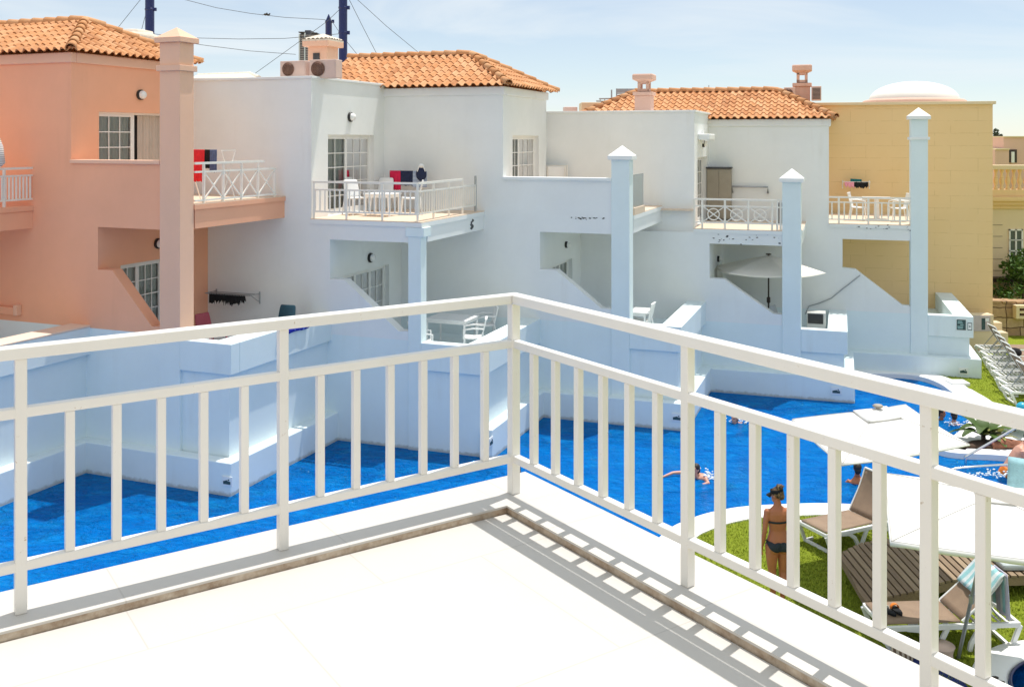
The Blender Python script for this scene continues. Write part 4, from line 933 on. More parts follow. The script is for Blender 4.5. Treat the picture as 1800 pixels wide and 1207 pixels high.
wall_lamp('black wall lamp behind the ivory parasol of the third white house', F3, h3['pO'], 1261, 455, .08)
wall_lamp('black wall lamp under the awning box of the third white balcony', F3, h3['pE'], 1235, 253, .09)
q = F3.qX(1231, h3['pE']); z = F3.z(241, h3['pE'], q); t = thing('awning_box', 'white awning cassette on the third white house above its balcony door', 'awning', F3.W(h3['pE'], q, z))
MB().box(0, .34, q-.55, q+.75, z-.09, z+.09, lambda p, qq, zz: F3.W(h3['pE']+p, qq, zz)).build('cassette', M['plastic'], t, bevel=.03); MB().box(-.01, .05, q+.3, q+.45, z-.2, z+.2, lambda p, qq, zz: F3.W(h3['pE']+p, qq, zz)).build('bracket', M['plastic'], t)

# patches where paint has flaked off (thin raised ragged chips)
def chips(label, F, x0, x1, y, n, spread, seed, q, mat='mesh_dark', size=.028):
    rnd = random.Random(seed); b = MB()
    for i in range(n):
        x = x0+(x1-x0)*rnd.random(); yy = y+rnd.gauss(0, spread); p = F.pX(x, q); z = F.z(yy, p, q); s = size*rnd.uniform(.35, 1.2); k = rnd.randint(5, 7)
        ring = [F.W(p+s*rnd.uniform(.6,1.6)*math.cos(a*6.283/k), q-.004, z+s*rnd.uniform(.3,.8)*math.sin(a*6.283/k)) for a in range(k)]
        b.prism(ring, F.Q*.005)
    return b
for h_, args in ((h2, ('', F2, 1003, 1062, 383.5, 26, .9, 3, 23.92-.001)), (h3, ('', F3, 1253, 1376, 416, 22, 5, 4, 27.94-.001)), (h4, ('', F4, 1490, 1600, 402, 14, 2, 5, 31.4-.03))):
    b = chips(*args); b.build('flaked_paint', M['mesh_dark'], h_['root'])['kind'] = 'stuff'
b = MB(); p0, p1 = h1['pr'], h1['pr']; rnd = random.Random(2)
for k in range(5):
    q = F1.qX(828+rnd.uniform(-2,3), h1['pr']); z = F1.z(388+k*3.3, h1['pr'], q); b.prism([F1.W(h1['pr']+.001, q+rnd.uniform(.02,.1)*math.cos(a), z+rnd.uniform(.02,.06)*math.sin(a)) for a in [i*1.05 for i in range(6)]], F1.P*.004)
b.build('flaked_paint', M['mesh_dark'], h1['root'])['kind'] = 'stuff'

# ---------------------------------------------------------------- plaques and notices
def pictogram(t, fn, w, h, kind):
    """fn(u,v,d): u right, v up, d out of the board"""
    MB().box(-w/2, w/2, -h/2, h/2, 0, .02, lambda a, b, c: fn(a, b, c)).build('board', M['sign_white'], t, bevel=.004)
    if kind == 'swim':
        MB().box(-w*.40, w*.40, -h*.36, h*.36, .021, .024, lambda a,b,c: fn(a,b,c)).build('border', M['sign_white'], t)
        b = MB(); b.box(-w*.36, w*.36, -h*.30, h*.02, .0245, .027, lambda a,b_,c: fn(a,b_,c)); b.ball(fn(w*.18, h*.16, .024), w*.07, w*.07, h*.09, 10, 6); b.prism([fn(-w*.28,h*.02,.0246), fn(w*.1,h*.02,.0246), fn(w*.04,h*.14,.0246), fn(-.1*w,h*.1,.0246)], fn(0,0,.0025)-fn(0,0,0))
        b.build('pictogram', M['sign_dark'], t)
    elif kind == 'panel':
        MB().box(-w*.44, w*.44, -h*.46, h*.46, .021, .024, lambda a,b,c: fn(a,b,c)).build('panel', M['sign_dark'], t); b = MB()
        for i, (u, v, l) in enumerate(((-.12,.30,.4),(-.1,.16,.5),(.05,.0,.3),(-.1,-.16,.55),(-.1,-.3,.5))): b.box(w*(u-l/2), w*(u+l/2), h*(v-.045), h*(v+.045), .0245, .0265, lambda a,b_,c: fn(a,b_,c))
        b.build('print', plain('teal_print', (.25,.42,.42), .5), t)
    elif kind == 'phone':
        b = MB(); b.box(-w*.46,-w*.36,-h*.46,h*.46,.021,.024,fn); b.box(w*.36,w*.46,-h*.46,h*.46,.021,.024,fn); b.box(-w*.36,w*.36,h*.38,h*.46,.021,.024,fn); b.box(-w*.36,w*.36,-h*.46,-h*.38,.021,.024,fn); b.box(-w*.18,w*.18,-h*.06,h*.06,.021,.024,fn); b.build('outline', M['sign_dark'], t)
def plaque(label, F, x, y, w, h, q, kind, face='q', p=None):
    if face == 'q': p = F.pX(x, q); z = F.z(y, p, q); o = F.W(p, q, z); fn = lambda a, b, c: o+F.P*a+Vector((0,0,b))-F.Q*c
    else: q = F.qX(x, p); z = F.z(y, p, q); o = F.W(p, q, z); fn = lambda a, b, c: o+F.Q*a+Vector((0,0,b))+F.P*c
    t = thing('wall_sign', label, 'sign', o, group='small plaques on the pool walls'); pictogram(t, fn, w, h, kind)
plaque('small pool plaque on the plinth of the peach house', F0, 400, 845, .24, .19, 16.1-.281, 'swim')
plaque('small pool plaque on the sunlit plinth side of the first white house', F1, 862, 776, .24, .20, 0, 'swim', 'p', h1['pR']+.181)
plaque('small pool plaque on the plinth of the second white house', F2, 1190, 733, .26, .20, 23.92-.281, 'swim')
plaque('small pool plaque on the plinth of the third white house', F3, 1470, 686.5, .27, .20, 27.94-.281, 'swim')
plaque('small pool plaque on the plinth of the end house beside the lawn', F4, 1693.5, 651.5, .26, .20, 31.4-.281, 'swim')
plaque('dark green notice panel on the end parapet beside the lawn', F4, 1689.5, 570.5, .28, .33, 31.4-.041, 'panel')
plaque('slim white notice with dark outline right of the dark green panel', F4, 1704.5, 573.5, .13, .24, 31.4-.041, 'phone')

# ---------------------------------------------------------------- furniture kinds
def chair_white(label, M4, mat, group, slats=True):
    t = thing('plastic_chair', label, 'chair', M=M4, group=group); X = lambda x, y, z: M4 @ Vector((x, y, z))
    MB().sheet([[X(-.22+.44*i/4, -.22+.44*j/4, .42-.02*math.sin(j/4*3.14)) for i in range(5)] for j in range(5)]).build('seat', mat, t, solid=.03)
    if slats:
        b = MB()
        for i in range(5): x = -.17+.085*i; b.bar(X(x,.22,.46), X(x*1.02,.31,.84), .045, .016)
        b.bar(X(-.21,.31,.86), X(.21,.31,.86), .06, .02); b.bar(X(-.2,.215,.45), X(.2,.215,.45), .03, .05); b.bar(X(-.21,.22,.46), X(-.21,.31,.86), .03); b.bar(X(.21,.22,.46), X(.21,.31,.86), .03)
        b.build('backrest', mat, t, bevel=.006)
    else:
        MB().sheet([[X((-.22+.44*i/6)*(1-.12*(j/5)**3), .22+.10*j/5-.03*math.cos((i/6-.5)*3.0), .44+.42*j/5) for i in range(7)] for j in range(6)]).build('backrest', mat, t, solid=.025, sub=1)
    for sx in (-1, 1):
        MB().tube([X(.22*sx,-.20,.41), X(.25*sx,-.24,0)], [.022,.016], 8).build('leg', mat, t); MB().tube([X(.21*sx,.22,.44), X(.24*sx,.29,0)], [.022,.016], 8).build('leg', mat, t)
        if slats: MB().tube([X(.24*sx,-.22,.0+.4), X(.265*sx,-.22,.62), X(.27*sx,.0,.655), X(.25*sx,.26,.64)], .020, 8).build('armrest', mat, t)
    return t
def Mx(o, yaw): return Matrix.Translation(o) @ Matrix.Rotation(yaw, 4, 'Z')
def on(F, p, q, z): return F.W(p, q, z)
def spot(F, x, y, z):                       # floor spot under a sight line at height z
    Y = (EYE-z)*FOC/(y-HY); return Vector(((x-CX)/FOC*Y, Y, z))
def sq_table(label, o, yaw, mat, w=.8, d=.8, h=.72, ped=False, name='garden_table'):
    M4 = Mx(o, yaw); X = lambda x, y, z: M4 @ Vector((x, y, z)); t = thing(name, label, 'table', M=M4)
    b = MB(); b.box(-w/2, w/2, -d/2, d/2, h-.035, h, X); b.build('tabletop', mat, t, bevel=.012)
    if ped:
        MB().tube([X(0,0,.04), X(0,0,h-.03)], [.09,.07], 10).build('column', mat, t); b = MB(); b.bar(X(-.3,0,.03), X(.3,0,.03), .08, .05); b.bar(X(0,-.3,.031), X(0,.3,.031), .08, .05); b.build('foot', mat, t)
    else:
        b = MB(); b.box(-w/2+.03, w/2-.03, -d/2+.03, d/2-.03, h-.10, h-.036, X); b.build('apron', mat, t)
        for sx in (-1,1):
            for sy in (-1,1): MB().bar(X(sx*(w/2-.05), sy*(d/2-.05), 0), X(sx*(w/2-.05), sy*(d/2-.05), h-.1), .045).build('leg', mat, t)
    return t
G1 = 'white chairs on the first white balcony'
zb1 = h1['zf']; dir1 = -F1.a
chair_white('white chair on the first white balcony, beside the door', Mx(spot(F1,627,377,zb1), dir1+R(60)), M['plastic'], G1, False)
chair_white('white chair on the first white balcony with its back to the railing corner', Mx(spot(F1,722,377,zb1), dir1+R(-65)), M['plastic'], G1, False)
chair_white('white chair on the first white balcony, behind the table', Mx(spot(F1,672,371,zb1), dir1+R(8)), M['plastic'], G1, False)
sq_table('white square table on the first white balcony', spot(F1,672,379,zb1), dir1, M['plastic'], .75, .6, .55)
zb4 = h4['zf']
chair_white('white chair at the table before the ochre wall, left one', Mx(spot(F4,1510,387,zb4), -F4.a+R(80)), M['plastic'], 'white chairs on the end balcony')
chair_white('white chair at the table before the ochre wall, right one', Mx(spot(F4,1579,389,zb4), -F4.a-R(80)), M['plastic'], 'white chairs on the end balcony')
sq_table('white pedestal table between two chairs before the ochre wall', spot(F4,1541,387,zb4), -F4.a, M['plastic'], .85, .7, .72, True)
zt1 = h1['zt']
sq_table('white table with a grey cloth-like top on the first white terrace', spot(F1,795,606,zt1), dir1, M['plastic'], 1.1, .9, .70)
chair_white('white slatted armchair at the terrace table beside the sunlit parapet', Mx(spot(F1,832,622,zt1), dir1-R(70)), M['plastic'], 'white armchairs on the first white terrace')
chair_white('white slatted armchair at the far side of the terrace table', Mx(spot(F1,852,598,zt1), dir1-R(60)), M['plastic'], 'white armchairs on the first white terrace')
chair_white('white armchair half hidden at the pillar foot on the first white terrace', Mx(spot(F1,742,632,zt1), dir1+R(120)), M['plastic'], 'white armchairs on the first white terrace')
zt2 = h2['zt']
chair_white('white chair beside the pillar of the second white terrace', Mx(spot(F2,1128,590,zt2), dir1-R(90)), M['plastic'], 'white furniture on the second terrace')
sq_table('white table behind the pillar of the second white terrace', spot(F2,1108,588,zt2), -F2.a, M['plastic'], 1.0, .8, .66)
zt0 = h0['zt']
chair_white('dark teal shell chair against the white wall, the larger visible one', Mx(spot(F0,494,606,zt0), -F0.a+R(5)), M['teal'], 'teal chairs on the peach terrace', False)
chair_white('dark teal shell chair furthest right, only its top above the railing', Mx(F0.W(h0['pR']-.85, F0.qX(540,h0['pR']-.85)-.1, zt0), -F0.a-R(15)), M['teal'], 'teal chairs on the peach terrace', False)
chair_white('wine red chair at the foot of the peach pillar', Mx(spot(F0,350,626,zt0), -F0.a+R(100)), M['chair_red'], 'wine red chairs on the peach terrace', False)
chair_white('wine red chair on the peach terrace right of the other red one', Mx(spot(F0,372,622,zt0), -F0.a+R(80)), M['chair_red'], 'wine red chairs on the peach terrace', False)

# cloth helper
def cloth(name, label, cat, mat, top0, top1, drop, out=Vector((0,0,0)), seed=1, group=None, wav=.02, parent=None, ragged=.06):
    rnd = random.Random(seed); n, m = 16, 10; a, b_ = Vector(top0), Vector(top1); nd = (b_-a).cross(Vector((0,0,1))).normalized(); rag = [rnd.uniform(1-ragged, 1) for _ in range(n+1)]; ph = rnd.uniform(0, 6); g = []
    for j in range(m+1):
        v = j/m; g.append([a.lerp(b_, i/n)+out*v+nd*(wav*v*math.sin(i*1.1+ph)+wav*.6*v*math.sin(i*2.3+ph*2))-Vector((0,0,drop*v*rag[i])) for i in range(n+1)])
    o = MB().sheet(g).build(name, mat, parent, solid=.012)
    if parent is None: tag(o, label, cat, group)
    return o
# drying rack with towels on the first white balcony
o = spot(F1, 718, 369, zb1); A_ = o-F1.P*.42; B_ = o+F1.P*.42
t = thing('drying_rack', 'folding white drying rack on the first white balcony under the towels', 'drying rack', o); b = MB()
for s in (-.2, 0, .2): b.bar(A_+F1.Q*s+Vector((0,0,1.02)), B_+F1.Q*s+Vector((0,0,1.02)), .018)
b.build('bars', mw, t)
for e_ in (A_, B_): MB().bar(e_-F1.Q*.22, e_+F1.Q*.22+Vector((0,0,1.02)), .02).build('leg', mw, t); MB().bar(e_+F1.Q*.22, e_-F1.Q*.22+Vector((0,0,1.02)), .02).build('leg', mw, t)
up = Vector((0,0,1.04)); f_ = -F1.Q*.22
cloth('towel', 'crimson towel hanging on the first white balcony', 'towel', M['pink_cloth'], A_+up+f_-F1.P*.02, A_+up+f_+F1.P*.30, .52, seed=3)
cloth('towel', 'navy towel hanging beside the crimson one', 'towel', M['navy_cloth'], A_+up+f_+F1.P*.28, A_+up+f_+F1.P*.68, .40, seed=4)
def m_stripe():
    t = NT('blue_striped_cloth'); wv = t.n.new('ShaderNodeTexWave'); wv.bands_direction = 'Z'; wv.inputs['Scale'].default_value = 9; t.l(t.tc.outputs['Object'], wv.inputs[0]); t.col(t.ramp(wv.outputs[0], [(.45, (.12,.22,.42)), (.55, (.62,.66,.72))])); t.set(rough=.9); return t.m
M['stripe'] = m_stripe()
def m_stripe2():
    t = NT('grey_striped_canvas'); wv = t.n.new('ShaderNodeTexWave'); wv.bands_direction = 'Z'; wv.inputs['Scale'].default_value = 7; t.l(t.tc.outputs['Object'], wv.inputs[0]); t.col(t.ramp(wv.outputs[0], [(.45, (.42,.42,.42)), (.55, (.76,.75,.72))])); t.set(rough=.9); return t.m
M['stripe_grey'] = m_stripe2()
cloth('towel', 'blue and white striped towel right of the navy one', 'towel', M['stripe'], A_+up+f_+F1.P*.66, A_+up+f_+F1.P*1.06, .44, seed=5)
c = A_+F1.P*.93+f_*1.3+Vector((0,0,.98)); t = thing('beach_bag', 'navy beach bag with pale top hanging from the drying rack', 'bag', c-Vector((0,0,.2))); MB().ball(c-Vector((0,0,.02)), .14, .08, .18).build('body', M['navy_cloth'], t); MB().ball(c+Vector((0,0,.19)), .075, .05, .06).build('top', M['plastic'], t)
MB().tube([c+Vector((-.1,-.05,.05)), c+Vector((-.04,-.06,.2)), c+Vector((.05,-.06,.2)), c+Vector((.11,-.05,.05))], .014, 6).build('strap', M['plastic'], t)
# airer with red towel on the peach balcony
zb0 = h0['zf']; o = spot(F0, 372, 352, zb0); A_ = o-F0.P*.5; B_ = o+F0.P*.45; t = thing('drying_rack', 'winged drying rack of thin white rods on the peach balcony', 'drying rack', o); b = MB()
for s in (-.24,-.12,0,.12,.24): b.bar(A_+F0.Q*s+Vector((0,0,1.1)), B_+F0.Q*s+Vector((0,0,1.1)), .012)
for e_ in (A_, B_): b.bar(e_-F0.Q*.25+Vector((0,0,1.1)), e_+F0.Q*.25+Vector((0,0,1.1)), .014)
b.build('bars', mw, t)
for e_ in (A_, B_): MB().bar(e_-F0.Q*.24, e_+F0.Q*.24+Vector((0,0,1.1)), .016).build('leg', mw, t); MB().bar(e_+F0.Q*.24, e_-F0.Q*.24+Vector((0,0,1.1)), .016).build('leg', mw, t)
up = Vector((0,0,1.12)); f_ = -F0.Q*.25
cloth('towel', 'bright red towel on the peach balcony', 'towel', M['red_cloth'], A_+up+f_+F0.P*.12, A_+up+f_+F0.P*.52, .72, seed=8)
cloth('garment', 'black garment hanging beside the bright red towel', 'clothing', M['black_cloth'], A_+up+f_+F0.P*.52, A_+up+f_+F0.P*.66, .42, seed=9)
cloth('garment', 'faded blue garment hanging right of the black one', 'clothing', plain('faded_denim', (.10,.14,.26), .9, .2, 20), A_+up+f_+F0.P*.66, A_+up+f_+F0.P*.84, .50, seed=10)
# rails on walls with black washing
def wall_rack(label, F, q, x0, x1, y, out, mat, name='clothes_rail'):
    p0, p1 = F.pX(x0, q), F.pX(x1, q); z = F.z(y, (p0+p1)/2, q); t = thing(name, label, 'clothes rail', F.W((p0+p1)/2, q, z)); b = MB()
    for s in (.35, .7, 1): b.bar(F.W(p0, q-out*s, z), F.W(p1, q-out*s, z), .014)
    for p_ in (p0, p1): b.bar(F.W(p_, q, z), F.W(p_, q-out, z), .016)
    b.build('rods', mat, t)
    for p_ in (p0, p1): b = MB(); b.bar(F.W(p_, q, z-.22), F.W(p_, q-out*.8, z), .014); b.bar(F.W(p_, q-.01, z-.25), F.W(p_, q-.01, z+.04), .03); b.build('bracket', mat, t)
    return (lambda s, o_=1: F.W(p0+(p1-p0)*s, q-out*o_, z+.012))
w_ = wall_rack('metal clothes rail on the white wall above the teal chairs', F1, 20.05, 381, 457, 513, .45, M['grey_metal'])
G = 'black washing on the wall rail'
for i, (s0, s1, dr) in enumerate(((.10,.28,.26),(.26,.46,.25),(.44,.63,.27),(.60,.80,.29),(.78,.92,.20))): cloth('garment', ['black garment at the left end of the wall rail','second black garment from the left on the wall rail','black garment in the middle of the wall rail','black garment right of the middle on the wall rail','short black garment at the right end of the wall rail'][i], 'clothing', M['black_cloth'], w_(s0), w_(s1), dr, seed=20+i, group=G, ragged=.45)
qYs = qY-.0
FYq = FY; w_ = wall_rack('small clothes rail fixed to the ochre wall', FY, qY, 1481, 1528, 319, .40, M['plastic'])
cloth('garment', 'pink garment on the ochre wall rail', 'clothing', M['rose_cloth'], w_(.05), w_(.42), .26, seed=31, ragged=.5); cloth('garment', 'black garment on the ochre wall rail', 'clothing', M['black_cloth'], w_(.40), w_(.92), .24, seed=32, ragged=.3)
cloth('garment', 'teal garment lying over the back of the ochre wall rail', 'clothing', plain('teal_cloth', (.02,.20,.20), .9, .2, 20), w_(.28,.5)+Vector((0,0,.09)), w_(.7,.5)+Vector((0,0,.07)), .12, seed=33, ragged=.4)
# blue towel on the parapet of the peach terrace
pb = h0['pR']; q0_, q1_ = F0.qX(488,pb), F0.qX(541,pb); zl_ = h0['zl']
g = []
for s in range(13):
    q = q0_+(q1_-q0_)*s/12; g.append([F0.W(pb-.25, q, zl_+.014), F0.W(pb-.02, q, zl_+.016), F0.W(pb+.03, q, zl_-.03), F0.W(pb+.035, q, zl_-.08-.006*math.sin(s)), F0.W(pb+.037+.004*math.sin(s*1.3), q, zl_-.135-.012*math.sin(s*.8))])
def m_bluepat():
    t = NT('royal_blue_patterned_towel'); v = t.n.new('ShaderNodeTexVoronoi'); v.inputs['Scale'].default_value = 9; t.l(t.tc.outputs['Object'], v.inputs['Vector']); t.col(t.ramp(v.outputs['Distance'], [(.2, (.16,.22,.62)), (.42, (.012,.02,.34))])); t.set(rough=.95); return t.m
M['blue_towel'] = m_bluepat()
o = MB().sheet(g).build('towel', M['blue_towel'], solid=.012); tag(o, 'royal blue patterned towel draped over the peach terrace parapet', 'towel')
# bench frame on the second white balcony
q_ = 27.94-.25+.16; zz = h2['zf']; t = thing('folding_bench', 'white metal folding frame against the wall behind the solid white parapet', 'bench', F3.W(F3.pX(978,q_), q_, zz)); b = MB(); p0,p1 = F3.pX(960,q_), F3.pX(997,q_); zt_ = F3.z(291,(p0+p1)/2,q_)
b.tube([F3.W(p0,q_,zz), F3.W(p0,q_,zt_), F3.W(p1,q_,zt_), F3.W(p1,q_,zz)], .022, 8); b.tube([F3.W(p0+.06,q_-.1,zz), F3.W(p0+.06,q_-.02,zt_-.03)], .016, 8); b.tube([F3.W(p1-.06,q_-.1,zz), F3.W(p1-.06,q_-.02,zt_-.03)], .016, 8); b.build('frame', mw, t)
MB().box(p0+.03, p1-.03, q_-.012, q_+.012, zz+.25, zt_-.03, F3.W).build('panel', M['plastic'], t)
# cabinet, towel bar, dark heater on the third balcony (against the end house's wall)
qc = 31.4; zb3 = h3['zf']; p0, p1 = F4.pX(1242, qc-.4), F4.pX(1285, qc-.4); zc = F4.z(294, (p0+p1)/2, qc-.4); t = thing('storage_cabinet', 'tall taupe plastic cabinet with dark lid on the third white balcony', 'cabinet', F4.W((p0+p1)/2, qc-.22, zb3))
MB().box(p0, p1, qc-.42, qc-.02, zb3+.04, zc-.05, F4.W).build('body', M['cabinet'], t, bevel=.01); MB().box(p0-.02, p1+.02, qc-.45, qc-.01, zc-.05, zc, F4.W).build('lid', M['mesh_dark'], t, bevel=.01); MB().box(p0+.02,p1-.02,qc-.4,qc-.04,zb3,zb3+.04,F4.W).build('base', M['mesh_dark'], t)
for a_, b_ in ((p0+.02, (p0+p1)/2-.006), ((p0+p1)/2+.006, p1-.02)): MB().box(a_, b_, qc-.436, qc-.42, zb3+.07, zc-.08, F4.W).build('door', M['cabinet'], t, bevel=.006)
MB().box((p0+p1)/2-.2, (p0+p1)/2+.2, qc-.446, qc-.436, zb3+.62, zb3+.67, F4.W).build('handle', M['mesh_dark'], t)
p0, p1 = F4.pX(1288, qc), F4.pX(1350, qc); z0, z1 = F4.z(338, p0, qc), F4.z(328, p0, qc); o = MB().tube([F4.W(p0,qc,z0), F4.W(p0,qc-.12,z0), F4.W(p0,qc-.12,z1), F4.W(p1,qc-.12,z1), F4.W(p1,qc-.12,z0), F4.W(p1,qc,z0)], .03, 8).build('towel_bar', M['grey_metal']); tag(o, 'grey wall mounted rail right of the taupe cabinet', 'rail')
p0 = F4.pX(1369, qc-1.2); t = MB(); t.box(p0-.06, p0+.16, qc-1.35, qc-1.0, zb3, zb3+.62, F4.W); o = t.build('storage_box', M['black'], bevel=.02); tag(o, 'black box standing behind the third white balcony railing by the pillar', 'box')
p0, p1 = F4.pX(1240, qc-2.2), F4.pX(1372, qc-2.2)
M['cabinet_pale'] = plain('pale_grey_enamel', (.55,.55,.52), .5)
# parasol on the third terrace
def parasol(label, c, half, zrim, ztop, yaw, mat, polemat, n=8, square=False, vent=False, valance=0, base=None, tilt=None, rib=None, pts=None):
    t = thing('parasol', label, 'parasol', c); c = Vector(c); X = lambda x, y, z: c+Vector((x*math.cos(yaw)-y*math.sin(yaw), x*math.sin(yaw)+y*math.cos(yaw), z))
    if tilt: T0 = tilt; X0 = X; X = lambda x, y, z: T0(X0(x, y, z))
    N = 4 if square else n; K = 12; corners = [((half, half), (-half, half), (-half, -half), (half, -half))[k] if square else (half*math.cos(2*math.pi*k/n+.4), half*math.sin(2*math.pi*k/n+.4)) for k in range(N)]
    corners = pts or corners
    b = MB()
    for k in range(N):
        a, d = corners[k], corners[(k+1) % N]; g = []
        for j in range(K+1):
            r = j/K; row = []
            for i in range(K+1):
                s = i/K; x = (a[0]+(d[0]-a[0])*s)*r; y = (a[1]+(d[1]-a[1])*s)*r; sag = .05*math.sin(math.pi*s)*r*r*half
                row.append(X(x, y, ztop-(ztop-zrim)*r**1.12+ (-sag*.6 if not square else -sag*.35)*math.sin(math.pi*r*.5)))
            g.append(row)
        b.sheet(g)
        if valance: b.sheet([[g[-1][i] for i in range(K+1)], [g[-1][i]-Vector((0,0,valance*(1-.12*math.sin(i*1.7)))) for i in range(K+1)]])
    cn = b.build('canopy', mat, t, solid=.006, weld=True)
    if square:
        b = MB()
        for k in range(N):
            a = corners[k]; b.tube([X(a[0]*r, a[1]*r, ztop-(ztop-zrim)*r**1.12+.006) for r in (.02,.25,.5,.75,.99)], .007, 6)
            d = corners[(k+1) % N]; b.tube([X((a[0]+(d[0]-a[0])*s)*.985, (a[1]+(d[1]-a[1])*s)*.985, zrim+.008-.05*.35*half*math.sin(math.pi*s)) for s in [i/10 for i in range(11)]], .005, 5)
        b.build('seam', M['seam'], cn, normals=False)
    if vent:
        b = MB(); v = vent; vc = [(x*v/half, y*v/half) for x, y in corners]
        for k in range(4):
            a, d = vc[k], vc[(k+1) % 4]; zr = ztop-(ztop-zrim)*(v/half)**1.12+.035
            b.sheet([[X((a[0]+(d[0]-a[0])*i/8)*r, (a[1]+(d[1]-a[1])*i/8)*r, ztop+.045-(ztop+.045-zr)*r-.012*math.sin(math.pi*i/8)*r) for i in range(9)] for r in (0, .33, .66, 1)])
        b.build('vent_flap', mat, cn, solid=.006, weld=True)
    for k in range(N):
        a = corners[k]; MB().bar(X(0,0,ztop-.06), X(a[0]*.985, a[1]*.985, zrim-.02), .022).build('rib', rib or M['grey_metal'], t)
    MB().tube([base or X(0,0,0), X(0,0,ztop+.02)], .024, 10).build('pole', polemat, t)
    MB().lathe([(.01,.055),(.06,.05),(.085,.03),(.07,.01),(.03,0),(.03,-.03)], X(0,0,ztop+(.05 if vent else .01)), 14).build('finial', M['stone_grey'] if square else polemat, t)
    return t, X
zt3 = h3['zt']
o = F3.W(F3.pX(1351,27.94+1.6), 27.94+1.6, zt3); Yd = o.y; zr_, zt_ = EYE-(474-HY)/FOC*Yd, EYE-(449-HY)/FOC*Yd
t, X_ = parasol('ivory parasol with brown pole on the third white terrace', o, 1.62, zr_-zt3, zt_-zt3, R(10), M['canvas_beige'], M['brown_metal'], 6, rib=M['canvas_beige'])
MB().lathe([(.24,0),(.24,.05),(.05,.09),(.04,.2)], o, 20).build('base', M['brown_metal'], t)
c = o+Vector((0,0,(EYE-(527-HY)/FOC*Yd)-zt3)); MB().lathe([(.03,-.09),(.055,-.07),(.055,.07),(.03,.09)], c, 10).build('crank', M['brown_metal'], t)
chair_white('chair with black and white cover at the foot of the ivory parasol', Mx(spot(F3,1376,590,zt3), -F3.a+R(70)), M['grey_metal'], None, False)
p0, p1 = F3.pX(1418,28.5), F3.pX(1451,28.5); z0 = F3.z(569,p0,28.5); z1 = F3.z(549,p0,28.5); t = thing('minibar', 'black fronted box with pale frame behind the third terrace parapet', 'box', F3.W(p0, 28.5, zt3)); MB().box(p0,p1,28.5,28.95,zt3,z1,F3.W).build('case', M['cabinet_pale'], t, bevel=.01); MB().box(p0+.03,p1-.06,28.48,28.5,z0+.02,z1-.03,F3.W).build('front', M['black'], t)
o = MB().tube([F4.W(F4.pX(x,31.37),31.37,F4.z(y,F4.pX(x,31.37),31.37)) for x,y in ((1416,552),(1422,538),(1440,533),(1462,524),(1480,509),(1497,496),(1512,484))], .014, 5).build('cable', M['grey_metal'], normals=False); tag(o, 'thin grey cable looping up the end house wall from the black box', 'cable')
# conduit box on the peach wall at the left edge
p0,p1 = F0.pX(-40,16.07), F0.pX(36,16.07); z0,z1 = F0.z(553,p1,16.07), F0.z(540,p1,16.07); t = thing('wall_duct', 'peach painted duct box low on the peach wall at the left edge', 'duct', F0.W(p1,16.05,z0)); MB().box(p0,p1-.1,15.98,16.1,z0,z1,F0.W).build('cover', M['peach'], t, bevel=.01); MB().box(p1-.1,p1,15.96,16.1,z0-.01,z1+.06,F0.W).build('end_box', M['peach_trim'], t, bevel=.01)
# striped parasol folded at the left edge
c = Fm.W(pbm-.35, qbm-1.1, zfm); t = thing('closed_parasol', 'folded grey and white striped parasol at the left edge of the picture', 'parasol', c); c2 = at(-9, 275, c.y); c = Vector((c2.x, c.y, zfm)); MB().tube([c, c+Vector((0,0,1.9))], .02, 8).build('pole', M['grey_metal'], t); MB().lathe([(.10, .85),(.20,.95),(.16,1.3),(.05,1.6),(.01,1.66)], c, 20).build('canopy', M['stripe_grey'], t)
